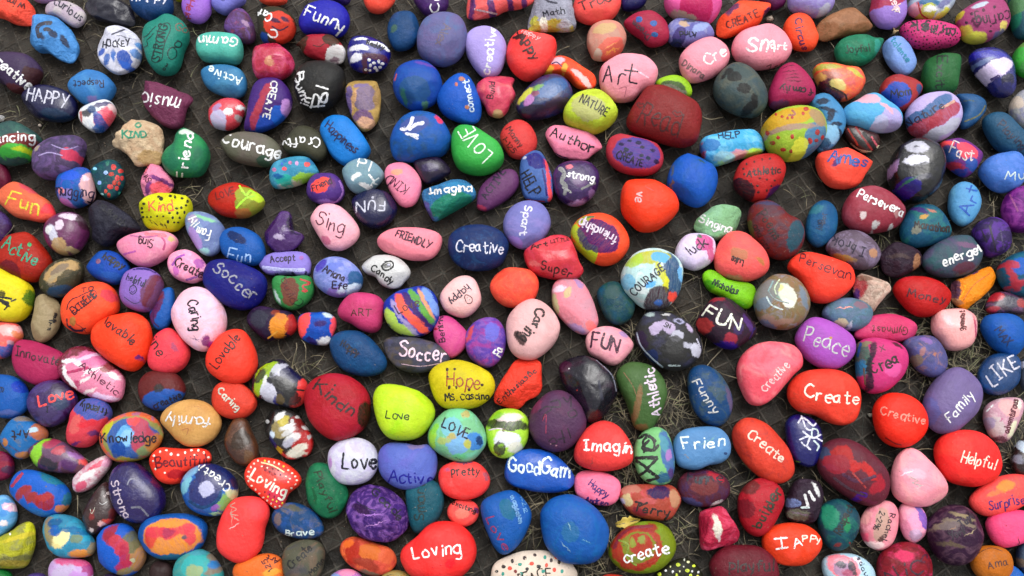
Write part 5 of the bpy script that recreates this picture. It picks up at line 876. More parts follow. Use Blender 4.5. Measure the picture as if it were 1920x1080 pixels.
bright blue oval stone painted with two white brushed words beginning Good|05b|135,1060 160,980 220,935 320,922 420,945 510,1010 575,1085 578,1140 530,1185 430,1203 320,1195 200,1165 145,1120|t Good 265,1035 4 85 200 def 19|t Gam 460,1050 10 90 180 def 19|m 16c .3 1|g.6
>1360,573
pale salmon and pink large egg stone painted Creative in small white script|e56|73,440 85,350 140,280 230,237 330,235 430,255 485,310 495,390 440,450 370,530 290,610 220,642 150,625 105,550|t Creative 320,455 -47 52 230 fcc 8|m f79 .5 1|m f89 .3 2
largest orange red stone painted Create in white at the right side|d31|398,570 410,500 470,440 560,412 680,410 780,440 850,510 872,590 860,680 830,745 760,768 680,755 580,705 480,680 420,630|t Create 690,580 8 80 350 eed 15|m e42 .3 2|m b43 .2 4
long orange red oval stone painted Create slanting down in white|c31|42,830 60,770 110,728 180,725 260,760 330,830 400,920 438,1010 440,1080 390,1130 310,1140 210,1090 120,1000 60,910|t Create 265,900 38 62 280 ecb 13|m d42 .3 2|m a33 .2 4
deep blue glossy stone with crowded white brushed marks|116|382,780 400,730 450,702 520,705 580,750 620,820 622,910 600,990 560,1035 500,1030 440,990 400,910|s 15 dde 470,750 500,720 560,770 580,760|s 12 dde 490,710 520,790 560,800|s 12 cdd 560,790 590,800 595,840 560,850 555,810|s 13 dde 500,810 560,850 610,830|s 14 dde 480,860 540,840 520,900 490,880|s 13 dde 520,900 545,925|s 12 cdd 570,870 600,900 590,930|s 8 7a3 400,930 430,990 480,1005|m 226 .4 2|g.7|s 12 dde 585,850 620,870
round orange red stone painted Creative in thin pale letters|e20|945,690 965,620 1020,572 1100,562 1190,585 1260,640 1300,710 1300,790 1260,860 1190,905 1110,910 1030,880 970,810|t Creative 1145,710 12 55 290 f87 9|m f31 .3 1|s 7 911 1030,850 1090,885 1130,895
large dusty violet egg stone painted Family upwards in white|769|1265,650 1285,570 1350,470 1420,410 1500,398 1580,430 1640,500 1655,580 1620,680 1550,760 1460,820 1380,822 1310,780 1275,710|t Family 1505,650 -45 60 230 eee 11|m 76a .3 1|b 1320,680 40,90 0 66a
small dark violet stone at the right edge behind the Like stone|456|1885,420 1900,360 1950,330 2000,360 2000,500 1940,560 1890,500|b 1925,380 20,25 0 ccd|m 667 .4 2
white and pink marbled triangular stone painted Adventurous upwards|c9a|1655,720 1670,650 1740,605 1830,590 1900,600 1920,640 1905,710 1860,800 1810,870 1760,880 1700,840 1670,780|t adventurous 1835,710 -75 40 220 623 8|b 1830,660 60,60 0 d9a|b 1740,780 50,60 -20 cbb|b 1880,630 25,35 20 ddc|b 1850,790 25,60 25 ddb|b 1700,760 25,40 0 a9b|b 1780,860 50,14 10 634|s 10 fff 1680,680 1720,640|s 8 b58 1760,740 1780,730|m edd .4 3
huge orange red round stone painted Helpful in white|e21|1340,950 1360,870 1430,815 1530,800 1640,820 1730,890 1772,970 1775,1060 1730,1120 1640,1160 1540,1160 1440,1130 1370,1050|t Helpful 1630,1000 16 68 220 fdc 9|m f42 .3 1
small black glossy stone with white patch at the right edge below Adventurous|322|1830,1010 1850,940 1880,880 1950,850 1990,900 1990,1050 1940,1090 1870,1080|b 1910,900 30,60 -20 bcd|b 1890,990 20,30 0 889|g.7
>0,765
blue stone painted with a red wavy band and teal orange ends|04b|62,520 80,450 130,405 200,398 300,425 390,470 445,530 460,590 430,650 370,685 290,700 210,670 140,620 85,570|s 26 a35 80,500 110,460 140,425|s 50 933 110,570 140,530 170,520 190,590 220,560 240,600|b 290,600 60,50 -10 922|b 280,575 50,20 -10 a33|b 330,450 90,25 25 278|b 440,590 25,60 0 267|b 390,650 40,24 -25 c73|b 240,670 80,20 20 26a|m 05a .3 1
light blue stone at the left edge with pink and white smears|59c|-60,600 -20,570 40,562 95,610 115,680 100,740 50,790 -10,825 -60,820|b 60,640 40,20 30 ebc|b 20,740 25,14 0 edd|s 8 fdd 30,640 80,620 90,660|m 8be .4 3|b 20,680 30,20 0 48c
yellow olive rough stone at the left edge with dark seam|aa2|-70,870 -20,840 70,790 130,745 190,732 222,770 230,860 210,950 170,1020 100,1032 20,1030 -60,1010|b 80,970 140,18 -8 774|m 886 .4 3|b 190,780 30,40 -30 cc2|D 65,810 8 eed|b 120,830 90,14 -20 cb3|b 60,1000 90,20 0 983|a.3
dark brown and red speckled slim stone left of the Strong stone|311|530,690 560,620 610,550 660,490 700,480 740,560 760,640 740,710 690,760 630,805 580,808 550,760|D 695,548 12 a99|s 4 bbb 640,610 660,620 690,600|s 4 baa 660,570 680,560|b 695,730 25,18 0 d42|b 645,745 18,18 -30 daa|b 590,785 14,12 0 cbb|b 590,690 20,30 0 822|s 4 bba 580,650 590,680 610,640|b 660,650 60,70 20 433|b 730,680 20,40 10 622|m 433 .5 4|g.6
glossy indigo heart shaped stone painted Strong downwards in silver|215|700,520 710,430 750,370 820,345 890,360 960,420 1020,480 1060,540 1065,620 1020,690 950,735 880,740 800,710 730,640|t Strong 775,585 70 48 250 cbc 9|s 12 889 820,490 835,460 860,455|s 18 778 850,640 900,640 950,690|b 930,370 50,14 35 524|b 1010,470 60,14 55 624|m 337 .4 2|g.7
round stone with blue ring indigo centre and white blot painted Creative|15a|1162,520 1170,460 1220,400 1290,365 1380,362 1460,400 1520,470 1530,560 1490,620 1430,680 1340,695 1260,670 1200,620|b 1370,440 130,75 20 115|b 1310,530 105,95 0 226|b 1325,520 50,45 0 bbd|b 1190,500 30,60 25 7bc|b 1220,420 60,30 -40 7ac|b 1450,600 70,30 -50 8b5|b 1500,560 30,40 -30 cc9|s 22 147 1220,600 1300,640 1390,600 1420,540|b 1385,640 30,20 -30 95b|b 1515,480 12,50 -15 324|b 1390,680 40,8 0 ada|t Creativ 1370,440 218 55 260 ddd 12|m 27b .3 2|g.6
orange red bean shaped smooth stone with faint silver scribble|f32|1392,850 1400,760 1430,670 1480,600 1560,570 1660,575 1720,620 1733,690 1705,770 1695,850 1670,920 1600,980 1520,995 1440,960 1400,910|s 6 a98 1510,610 1480,630 1520,650 1480,680 1530,690|s 6 a98 1490,700 1540,720|s 8 eaa 1480,775 1530,740|m f44 .3 1|s 6 a98 1480,650 1500,740
blue stone with orange and red horseshoe band like a painted mouth|04a|890,800 905,750 970,705 1080,682 1200,680 1290,710 1332,760 1325,830 1290,900 1210,955 1110,975 1010,960 930,900|b 1090,825 190,110 0 d82|b 1100,960 130,22 -8 268|s 80 c32 960,800 965,870|s 66 c33 950,800 1040,800 1120,810|s 62 c33 1150,790 1215,770 1220,860|b 1085,800 40,30 0 a35|b 1110,770 25,14 0 c33|b 1080,750 100,18 -3 d83|b 1185,830 14,14 0 556
blue stone crossed by a red zigzag with brown lower right end|05b|622,880 640,820 690,765 770,742 840,760 890,830 930,900 940,970 900,1040 830,1078 750,1060 680,1010 635,950|b 880,960 60,110 -20 a73|b 840,860 45,70 -20 664|s 70 923 720,780 690,820 730,860|s 75 b34 720,850 790,890 770,920|s 60 a24 790,900 810,1000 760,1030|b 850,980 20,10 0 aa8|b 800,1050 60,20 -20 874
teal stone with a cream square patch and orange lower edges|38a|275,790 290,720 340,685 430,688 510,720 570,790 610,860 615,910 580,950 500,962 400,960 330,920 300,860|b 380,850 55,45 -10 ed9|b 410,820 35,40 0 ed9|s 30 dc8 340,880 390,895|b 490,840 40,26 20 786|b 310,800 30,90 -20 985|b 350,740 50,30 -20 148|b 350,790 40,35 0 04a|b 520,935 80,24 -5 d82|b 340,940 30,30 0 c83|b 600,890 20,60 10 986|b 470,790 100,18 10 169|m 2ac .4 2|b 310,720 30,16 -30 876
pale lilac and magenta stone at the bottom left below the teal one|b9c|310,1050 330,990 380,962 480,965 560,985 598,1040 590,1110 520,1150 400,1160 330,1120|b 470,990 130,24 5 c47|b 560,1050 35,45 0 a37|b 400,1060 80,50 -15 bac|b 500,1080 50,30 0 b8c|m cbd .4 2
teal and brown swirled oval stone at the bottom edge|399|1112,1050 1140,970 1200,920 1290,908 1370,950 1420,1020 1440,1080 1420,1160 1330,1200 1200,1200 1130,1140|b 1370,1000 60,70 -30 876|b 1250,1020 90,70 0 3aa|b 1250,1050 60,40 0 9a7|b 1370,1010 30,16 30 27b|m 698 .5 2|b 1260,930 70,16 0 49a
orange stone at the bottom edge painted upside down with small numbers|d62|1498,1070 1520,1000 1600,960 1710,935 1790,955 1825,1010 1830,1080 1800,1150 1680,1180 1560,1160|t Art 1755,975 200 30 80 511 8|t 125 1720,1010 240 35 80 511 7|b 1740,1060 60,25 -10 d93|m e74 .4 2
dark green dome of a stone in the bottom left corner|173|-60,1090 -50,1045 20,1035 70,1060 85,1110 40,1150 -50,1150
small dark indigo stone top at the bottom edge left of the lilac stone|437|170,1100 190,1068 240,1060 290,1075 310,1110 270,1140 190,1140|m 649 .4 2
dark brown stone barely lit at the bottom edge between swirled and zigzag stones|322|960,1060 985,1000 1040,980 1100,1010 1110,1070 1070,1120 990,1120|m 433 .4 3
sliver of a dark stone at the bottom edge under the red zigzag stone|324|660,1100 680,1068 740,1065 790,1090 780,1130 690,1130
>453,765
orange red stone with white and yellow dots painted Loving in white|e31|18,430 40,370 90,325 170,320 260,345 340,395 383,450 370,500 310,545 285,590 260,640 220,650 170,610 110,560 40,500|t Loving 180,480 30 72 250 eed 17|b 200,400 90,26 15 a22|b 220,560 60,50 30 c23|s 12 eda 130,350 200,370 270,410|b 270,440 60,30 30 d32|D 60,380 7 fdc|D 45,410 7 fdc|D 40,440 7 fdc|D 45,470 7 fdc|D 65,500 7 fdc|D 90,525 7 fdc|D 115,550 7 fdc|D 140,575 7 fdc|D 165,595 7 fdc|D 190,615 7 fdc|D 215,635 7 fdc|D 245,632 7 fdc|D 262,610 7 ed4|D 80,358 7 fdc|D 105,340 7 fdc|D 150,340 7 ed4|D 175,345 7 fdc|D 210,350 7 fdc|D 240,360 7 fdc|D 270,375 7 ed4|D 300,400 7 fdc|D 325,420 7 fdc|D 345,440 7 fdc|D 355,465 7 fdc|D 345,490 7 fdc|D 320,515 7 fdc|D 130,375 6 fdc|D 165,385 6 fdc|D 200,392 6 713|D 235,400 6 713|D 150,400 6 713|D 180,410 6 713|D 215,425 6 713|D 250,430 6 325|D 285,440 6 fdc|D 310,455 6 fdc|D 300,475 6 fdc|D 150,540 6 713|D 180,555 6 713|D 210,570 6 713|D 200,590 6 ed4|D 225,600 6 ed4|D 170,570 6 ed4|D 235,580 6 713|g.7
green pear stone painted Playful downwards in black|164|412,500 420,430 450,370 500,352 560,365 600,420 650,470 685,540 670,620 620,690 550,708 480,670 430,600|t Playful 535,535 68 48 270 131 9|m 285 .4 2|b 470,560 12,50 -15 153
blue and tan scuffed stone with partial white word along the bottom|147|195,720 210,660 260,620 330,608 410,630 480,680 522,750 525,800 480,835 400,842 310,825 240,790|t Brave 370,800 -2 38 180 cdd 11|m 876 .4 3|m 25a .4 2|b 230,720 30,40 0 766|b 330,640 60,12 10 554
grey brown stone painted Create upwards in thin black|554|262,960 280,900 340,860 420,845 500,865 535,920 530,990 510,1070 450,1140 360,1150 290,1110 265,1040|t Create 370,955 -42 50 190 222 9|t Monin 480,1020 -48 34 130 222 7|m 865 .4 2|m 445 .4 2
purple creased stone painted with arched black word along the right|427|672,640 690,570 740,510 830,492 930,510 1010,570 1060,640 1078,710 1050,790 980,850 890,862 790,845 720,780 690,710|t Goode 940,620 46 55 260 223 12|m 96b .5 4|m 315 .3 3|b 770,650 70,30 20 314|s 8 a7c 760,690 900,680|s 6 b8c 800,760 940,720|s 6 214 740,600 800,640 860,660|a.5
teal blue stone under the Active one painted Smart sideways in dark letters|156|1055,560 1070,500 1130,470 1200,455 1270,490 1298,560 1295,640 1260,720 1200,770 1130,805 1090,770 1065,680|t Smart 1150,600 -88 60 230 233 9|m 267 .4 2
orange red stone painted Pretty in thin black letters|e32|1265,440 1290,380 1360,345 1460,338 1540,365 1590,430 1590,500 1540,560 1450,588 1360,580 1290,530|t pretty 1440,405 0 55 180 322 9|m e54 .3 2|b 1430,350 60,10 0 446|b 1570,440 14,30 -20 a56|b 1320,400 20,10 0 b57
smallest coral stone painted Exciting in thin black below Pretty|e43|1322,660 1345,615 1400,590 1460,590 1510,620 1527,670 1500,730 1440,762 1380,750 1335,710|t exciting 1430,635 22 30 165 311 7|b 1415,680 50,30 0 e76|b 1510,660 16,18 0 326|m e65 .4 2
huge orange red stone painted Loving in clear white letters|e21|1022,960 1040,900 1120,830 1200,750 1290,728 1390,745 1470,810 1508,900 1490,1000 1420,1080 1320,1120 1200,1120 1090,1080 1040,1020|t Loving 1250,915 -8 82 300 eee 14|m f43 .3 1|b 1340,1000 30,30 0 d11|D 1230,1025 5 d11|D 1280,1010 6 d11
orange and rust marbled stone at the bottom below the purple creased one|c42|635,920 650,860 710,828 790,840 870,870 950,900 990,950 990,1010 930,1060 850,1078 760,1050 680,1000|b 720,930 60,70 0 a21|b 830,930 80,50 20 c62|b 800,1000 90,30 20 932|b 930,950 50,50 20 c52|m e73 .5 2|m 811 .35 3|b 820,1060 60,16 10 765|b 690,870 40,25 -20 d62
pink and blue stone tip at the bottom edge|b7b|560,1110 590,1065 660,1035 730,1045 775,1090 740,1140 620,1140|b 680,1055 60,20 0 d7a|b 600,1085 30,20 0 79c
tan orange stone tip at the bottom edge left of the huge Loving stone|a84|880,1120 920,1060 1000,1042 1070,1065 1110,1110 1040,1150 920,1150|m 896 .4 2|s 5 543 930,1085 960,1070
cobalt blue stone with faint pale writing and the word Love in red|04a|1538,640 1560,590 1640,550 1730,530 1790,560 1850,640 1862,710 1830,800 1780,880 1720,930 1670,938 1620,890 1580,800 1550,720|t Love 1650,800 60 52 240 936 11|t magdalen 1770,650 72 28 180 69c 9|t 1-212 1815,620 75 22 120 69c 6|m 159 .4 2|b 1710,650 50,70 -20 168
cream stone at the bottom edge covered with coloured dots|dcb|1608,1060 1630,1000 1700,955 1800,920 1900,915 2000,925 2080,960 2130,1020 2150,1100 2000,1150 1750,1150 1620,1120|D 1685,1020 13 322|D 1740,985 12 322|D 1820,965 13 433|D 1885,945 11 433|D 1725,1030 14 d42|D 1790,1005 12 398|D 1865,1000 14 d42|D 1680,1065 11 398|D 1910,1020 14 333|D 1800,1065 13 398|D 1950,960 12 398|D 1960,1010 12 d42|D 1990,980 12 433|D 1835,1035 12 333|D 1940,1050 13 398|D 2010,1040 13 d42|D 2040,990 12 432|D 2060,1050 12 398|D 1760,1050 11 833|D 2020,960 11 e63|D 1640,1050 10 333|t PEACE 1880,1085 -10 60 210 321 12
>907,765
largest cobalt blue stone at the bottom scuffed pale turquoise with no word|04a|365,700 375,650 430,590 520,558 600,565 680,610 750,680 800,770 800,860 760,940 700,990 600,1003 500,985 420,910 380,820|m 16a .4 3|b 560,800 60,60 0 269|b 730,680 50,20 60 34a|s 5 8ab 500,870 560,920|s 5 7ab 640,850 680,870|s 4 9bb 540,740 560,790
pink block stone painted Happy in violet over a half hidden word|e69|582,490 595,435 640,403 710,405 800,425 865,465 880,520 860,590 810,625 740,625 660,600 600,560|t Happy 740,520 35 45 140 427 8|t Andrea 725,600 12 36 150 427 8|m f7a .3 1
tan and red stone with a navy patch and black smudged word|a43|868,560 900,510 960,492 1080,490 1180,490 1240,520 1268,590 1240,660 1200,710 1130,722 1020,705 930,660|b 940,520 70,30 0 b76|b 925,590 30,45 -20 cb8|b 1130,545 80,38 -5 115|b 1230,580 35,60 0 b86|b 1060,600 60,18 0 b55|t Terry 1080,655 12 55 240 222 15|b 1000,670 50,25 20 823|s 14 222 1000,630 1050,610|b 885,600 14,25 -40 bbd|m c44 .3 3
olive and dark red swirled egg stone painted Create in white|781|802,920 830,850 900,780 1000,735 1110,732 1190,770 1230,840 1230,920 1180,1000 1100,1050 1000,1065 900,1045 830,990|b 990,900 165,135 -10 a22|b 1000,890 110,90 -10 782|b 1010,880 80,70 0 a22|s 20 823 840,900 880,820 960,770 1080,760|s 12 893 870,850 930,880 920,960 980,1010|s 12 a32 1080,820 1130,900 1100,980 1010,1000|b 960,870 25,30 0 893|b 1020,850 20,30 0 894|b 1000,980 40,20 0 783|b 1060,770 60,25 0 922|t create 1040,930 -14 75 290 eee 16|m 8a3 .3 2
maroon and violet oval stone painted with a dark word along its top|523|1245,500 1270,440 1330,402 1420,395 1510,420 1570,470 1582,540 1540,600 1450,635 1360,630 1280,590|b 1420,510 90,50 0 733|b 1330,600 80,22 20 447|b 1490,440 60,25 20 a23|b 1500,615 40,12 -20 ccc|t Fun 1370,450 5 60 120 223 16|t ne 1490,458 6 42 90 223 11|m 436 .4 3|m 834 .3 3
raspberry boxy stone with a white oval slash down its middle|b24|1383,700 1410,660 1480,640 1540,635 1580,690 1630,770 1643,840 1600,880 1500,900 1420,915 1390,880|b 1502,760 28,70 -8 ddc|b 1515,830 10,30 0 dcc|s 5 e7a 1490,700 1500,680|b 1410,760 25,60 0 913|m d57 .4 3|a.4|h1.1
dark red egg stone painted Builder upwards in black|a12|1632,640 1645,550 1700,480 1780,450 1860,470 1920,530 1930,610 1890,700 1840,780 1770,825 1700,800 1650,730|t builder 1825,640 -60 60 280 332 17|b 1710,510 60,40 -20 622|b 1690,650 50,60 0 712|m b23 .4 2
dark maroon stone at the bottom edge painted Playful in black|612|1450,1030 1480,950 1550,895 1650,880 1760,890 1850,950 1890,1020 1890,1110 1800,1180 1650,1200 1520,1160|t Playful 1715,1020 -4 75 280 322 14|m 723 .4 2
black stone at the bottom edge speckled with yellow and white dabs|221|1090,1090 1130,1040 1200,990 1280,965 1350,990 1400,1060 1410,1120 1300,1160 1150,1150|D 1250,1008 13 cd3|D 1315,990 9 dda|D 1290,975 7 ddc|D 1350,1015 10 cd3|D 1310,1045 13 cd3|D 1215,1053 9 ddd|D 1130,1068 13 cd3|D 1170,1045 8 ddd|D 1260,1050 6 dda|D 1340,1050 7 ddd|D 1380,1055 8 ddd|D 1240,1075 10 cd3|D 1330,1075 10 cd3|D 1285,1020 5 ddc|D 1200,1020 6 dd9|D 1375,1080 8 dd4
sliver of an orange red stone at the bottom edge under the olive Create one|c31|740,1110 780,1072 850,1068 900,1085 900,1120 800,1140|
>1360,765
dark violet block stone with jumbled white brush letters and a grey base|323|385,640 400,560 450,470 510,455 590,475 630,530 620,610 590,700 560,740 480,735 400,710|s 30 ddd 580,490 600,560|s 22 ddd 540,540 570,590|s 18 ddd 510,560 530,630 500,640|s 14 cdd 490,640 540,640|b 435,610 38,30 20 78b|b 470,690 70,35 5 776|s 8 878 420,670 540,690|m 434 .4 3|a.3|h1.1
huge dusky maroon oval stone smeared with red swirls and a purple dot|623|592,380 600,290 650,220 740,195 830,220 930,290 1010,370 1055,450 1050,540 1010,600 930,628 840,600 740,540 640,460|s 60 a22 700,290 780,260 790,310 720,320|s 50 b22 820,350 850,380 810,390|s 55 b22 880,370 930,400 960,450|s 60 a23 990,450 1010,500 940,530|b 870,570 34,24 -15 41a|b 635,290 30,40 20 346|b 680,385 40,16 10 447|b 720,360 80,60 0 923|s 25 524 760,430 850,470 960,440|s 18 534 700,450 800,520 900,560|s 14 a33 820,420 900,510|m 634 .4 2|b 930,600 90,14 20 724
large pale pink rounded triangle stone with a faint grey scribble|e8a|1060,480 1075,380 1110,300 1170,258 1240,280 1310,340 1380,410 1428,490 1420,560 1360,610 1270,635 1170,620 1090,570|s 8 baa 1180,440 1240,470 1200,480 1260,500|s 6 cbb 1210,520 1280,505|b 1220,420 70,30 10 f9b|m faa .5 2|s 7 fde 1140,430 1200,405
teal green round stone painted Respect upwards in black|145|590,700 620,630 690,590 760,590 830,640 865,710 850,800 800,880 730,918 660,890 610,810|t Respect 760,715 -66 50 200 222 9|b 680,700 50,80 10 286|b 780,750 25,50 0 285|m 276 .4 3|m 156 .3 3|b 720,880 20,12 -20 833|D 800,868 8 833
pink marbled stone with a tan centre bearing a name and number|d79|860,770 880,690 930,630 1000,598 1070,605 1108,660 1110,750 1080,850 1030,900 970,912 900,870|b 1010,750 50,110 15 b98|t Rachel 1050,765 107 36 170 423 7|t 2-296 985,725 112 36 120 322 7|b 1000,845 14,24 20 533|b 960,880 60,25 10 ecc|b 900,700 25,50 20 e9a|m e9b .4 3|m daa .4 2|b 890,830 20,30 0 e57
small pink egg stone with a violet splash at its right edge|e8b|1110,680 1130,620 1190,605 1250,630 1290,690 1295,780 1270,840 1220,868 1160,840 1125,770|b 1275,710 30,75 -15 75b|b 1240,650 30,20 30 76b|b 1230,820 40,40 0 cac|m eab .4 2
large dark plum round stone with tan streaks and dark writing|313|1290,790 1310,720 1380,650 1470,622 1560,640 1630,710 1662,800 1640,900 1580,980 1490,1012 1400,990 1330,920|t York 1490,800 -28 55 110 323 10|t Taylor 1560,710 -35 50 130 323 10|s 28 986 1480,680 1600,720|s 28 876 1440,720 1540,740 1600,760|s 28 876 1350,780 1420,730|s 28 654 1400,870 1520,890|m 756 .45 3|b 1450,760 60,30 -10 766|s 8 a97 1540,820 1610,780|s 7 976 1440,790 1480,770
pink egg stone at the right edge under the Surprise stone|e47|1672,760 1690,700 1750,665 1840,655 1930,665 2000,700 2000,800 1930,860 1800,898 1720,860|t j 1880,850 -20 25 60 222 5|m f58 .3 1|D 1805,757 4 512
coral orange long stone painted Surprise in purple|e43|1565,600 1600,540 1680,480 1770,440 1870,425 1950,445 2010,500 2000,580 1900,640 1790,680 1680,695 1600,660|t Surprise 1805,602 -11 62 230 527 9|b 1800,500 60,30 -20 e83|b 1730,550 50,14 -20 d74|m f64 .3 2
orange red egg stone painted Happy in white wide spaced capitals|d30|235,870 250,800 320,752 420,738 520,755 600,810 622,870 590,940 520,1000 420,1015 320,990 260,940|t H 348,868 84 70 60 eee 14|t A 455,868 -30 55 50 eee 13|t PPy 555,843 4 40 110 edc 11|m e42 .3 2
white oval stone with a pink ring and black face at the bottom edge|acd|620,1000 650,955 730,935 830,940 920,990 962,1060 950,1120 850,1160 720,1150 640,1090|b 770,1030 105,75 20 e68|b 760,1040 70,48 20 a8a|b 745,1010 35,22 10 223|b 820,1030 25,50 -20 223|b 790,1060 35,20 0 a46|t sdau 885,1020 65 30 130 334 6|b 850,980 30,14 20 ede|s 8 e8a 700,980 760,965 830,990|g.6
raspberry and black round stone painted Nice at the bottom edge|812|972,1050 985,960 1050,895 1150,862 1250,880 1310,950 1332,1030 1310,1120 1200,1170 1060,1160 990,1110|t NiC 1155,1050 -20 100 230 423 16|m c36 .4 3|m 512 .4 3|t c 1280,960 30 60 30 513 12|b 1160,950 60,30 0 c24
orange stone at the bottom right with faint black letters|b61|1570,980 1590,920 1660,888 1750,888 1820,920 1850,980 1840,1060 1780,1120 1680,1120 1600,1060|m a63 .5 2|t Ama 1750,1000 -12 50 130 533 7|s 4 533 1600,950 1700,900 1780,920
bright blue stone tip leaning on the orange one at the bottom right|04a|1705,1100 1710,1030 1760,1005 1840,1010 1900,1050 1940,1110 1880,1150 1750,1150|m 15b .4 3
dark slate blue stone at the right edge near the bottom corner|235|1865,960 1885,890 1940,860 2000,890 2010,1050 1940,1080 1890,1040|m 567 .4 2|b 1900,1000 20,30 0 765
green sliver of a stone at the right edge beside Surprise|4a2|1912,640 1915,600 1990,590 1990,680 1930,670|'''
STONES = parse(DATA)
for i, st in enumerate(STONES):
    make_stone(st, i+1)

# ---------------------------------------------------------------- straw, grass and grit between the stones
def straw_mat(name, c1, c2):
    m, nt, b = new_mat(name)
    oi = nt.nodes.new('ShaderNodeTexCoord'); n = noise_node(nt, oi.outputs['Object'], 60, 3)
    nt.links.new(mixc(nt, rng_node(nt, n.outputs['Fac'], .35, .65), c1, c2), b.inputs['Base Color'])
    b.inputs['Roughness'].default_value = .6; return m
M_STRAW = straw_mat("dry_straw", (.045, .036, .021, 1), (.24, .20, .12, 1))
M_GRASS = straw_mat("fading_grass", (.04, .042, .016, 1), (.15, .15, .07, 1))
M_GRIT = straw_mat("soil_grit", (.03, .022, .015, 1), (.20, .16, .12, 1))
def blades(name, label, spots, mat, seed, lmin, lmax, wid):
    rnd = random.Random(seed); V, F = [], []
    for x, y in spots:
        g = ground(x, y); a = rnd.uniform(0, 6.283); L = rnd.uniform(lmin, lmax); bend = rnd.uniform(-1.1, 1.1)
        z0 = rnd.uniform(-.003, .003); rise = rnd.uniform(0, .006); n = 5; w = wid*rnd.uniform(.5, 1.2)
        p = Vector((g.x, g.y)); b0 = len(V)
        for k in range(n+1):
            t = k/n; d = Vector((math.cos(a), math.sin(a))); s = Vector((-d.y, d.x))
            ww = w*(1-.75*t)*.5; z = z0 + rise*math.sin(math.pi*min(1, t*1.1)) + .0008
            V.append((p.x-s.x*ww, p.y-s.y*ww, z)); V.append((p.x, p.y, z+ww*.9)); V.append((p.x+s.x*ww, p.y+s.y*ww, z))
            p = p + d*(L/n); a += bend/n
        for k in range(n):
            q = b0+k*3
            F.append((q, q+1, q+4, q+3)); F.append((q+1, q+2, q+5, q+4))
    o = mesh_obj(name, V, F, [mat]); o['kind'] = 'stuff'; o['label'] = label; o['category'] = 'dry grass'
    return o
rg = random.Random(5)
# tufts of hay as in the photograph: (x, y, spread, count)
TUFTS = [(1690,640,60,130),(1790,655,60,260),(1800,585,50,150),(1850,600,40,90),(1770,680,70,220),(1725,700,40,110),(1640,700,40,60),(1890,440,40,120),(1880,480,45,110),(1860,360,45,60),
 (1650,450,35,50),(1640,500,30,40),(1130,735,35,130),(1150,760,30,90),(1175,690,30,80),(1190,640,35,90),(1260,610,50,80),(1330,600,45,60),(1185,880,40,160),(1200,850,30,90),(1245,800,40,80),
 (1265,740,45,120),(1290,770,40,90),(1210,770,30,50),(1160,950,40,90),(1140,1040,40,120),(1110,1060,40,60),(1060,850,35,60),(1065,900,30,50),(1020,930,30,60),(1000,990,30,50),
 (1290,1000,50,90),(1350,920,60,90),(1400,1060,40,50),(1430,880,60,60),(560,680,25,50),(570,700,20,30),(1900,800,25,90),(1885,850,25,90),(1880,770,20,40),(1560,680,40,40),(1500,790,50,40),
 (1700,780,50,60),(1430,1040,50,60),(1520,930,40,40),(1600,1030,40,50),(1750,880,40,30),(1850,680,30,70),(1480,350,40,30),(1300,480,60,40),(1420,560,50,40),(60,190,60,60),(250,170,80,60),
 (150,30,60,40),(330,60,50,30),(380,360,30,30),(700,700,70,40),(820,700,40,30),(500,900,50,30),(1000,360,40,30),(1030,130,30,20),(850,350,40,30)]
sp1, sp2 = [], []
for x, y, r, n in TUFTS:
    for _ in range(int(n*.3)):
        (sp1 if rg.random() < .72 else sp2).append((rg.gauss(x, r*.55), rg.gauss(y, r*.45)))
for _ in range(260): sp1.append((rg.uniform(-60, 1980), rg.uniform(-40, 1120)))
blades('dry_straw', 'dry straw and hay scattered between the painted stones', sp1, M_STRAW, 11, .012, .042, .0011)
blades('faded_grass', 'faded green grass blades growing up between the painted stones', sp2, M_GRASS, 12, .012, .036, .0013)
# long single stalks
stalk = [(1320,700,1445,575),(1405,735,1350,690),(20,420,0,475),(1310,215,1355,225),(1030,130,1065,85),(1480,185,1500,270),(1130,260,1150,215),(560,640,585,690),(548,645,560,700),(1560,250,1590,230)]
V, F = [], []
for x0, y0, x1, y1 in stalk:
    a = ground(x0, y0, .012); b = ground(x1, y1, .004); d = (b-a).xy.normalized(); s = Vector((-d.y, d.x, 0))*.0006; q0 = len(V)
    for k in range(7):
        t = k/6; p = a.lerp(b, t)+Vector((0, 0, .004*math.sin(t*3.1)))+s*9*math.sin(t*4+x0)
        V += [tuple(p-s), tuple(p+Vector((0, 0, .0008))), tuple(p+s)]
    for k in range(6):
        q = q0+k*3; F += [(q, q+1, q+4, q+3), (q+1, q+2, q+5, q+4)]
o = mesh_obj('grass_stalks', V, F, [M_STRAW]); o['kind'] = 'stuff'; o['label'] = 'long dry grass stalks lying across the black sheet'; o['category'] = 'dry grass'
# crumbs of soil
V, F = [], []
for _ in range(3200):
    x = rg.uniform(-60, 1980); y = rg.uniform(-40, 1120)
    if rg.random() < .45: x = abs(rg.gauss(0, 420)); y = abs(rg.gauss(0, 260))
    g = ground(x, y); r = rg.uniform(.0004, .0016); z = -.0015; q = len(V)
    pts = [(1, 0, 0), (-.5, .8, 0), (-.6, -.7, 0), (.1, .1, 1)]
    a = rg.uniform(0, 6.3)
    for px_, py_, pz in pts:
        k = r*rg.uniform(.7, 1.3); V.append((g.x+(px_*math.cos(a)-py_*math.sin(a))*k, g.y+(px_*math.sin(a)+py_*math.cos(a))*k, z+pz*k))
    F += [(q, q+1, q+3), (q+1, q+2, q+3), (q+2, q, q+3)]
o = mesh_obj('soil_crumbs', V, F, [M_GRIT], smooth=False); o['kind'] = 'stuff'; o['label'] = 'soil crumbs and grit scattered on the black sheet'; o['category'] = 'soil'

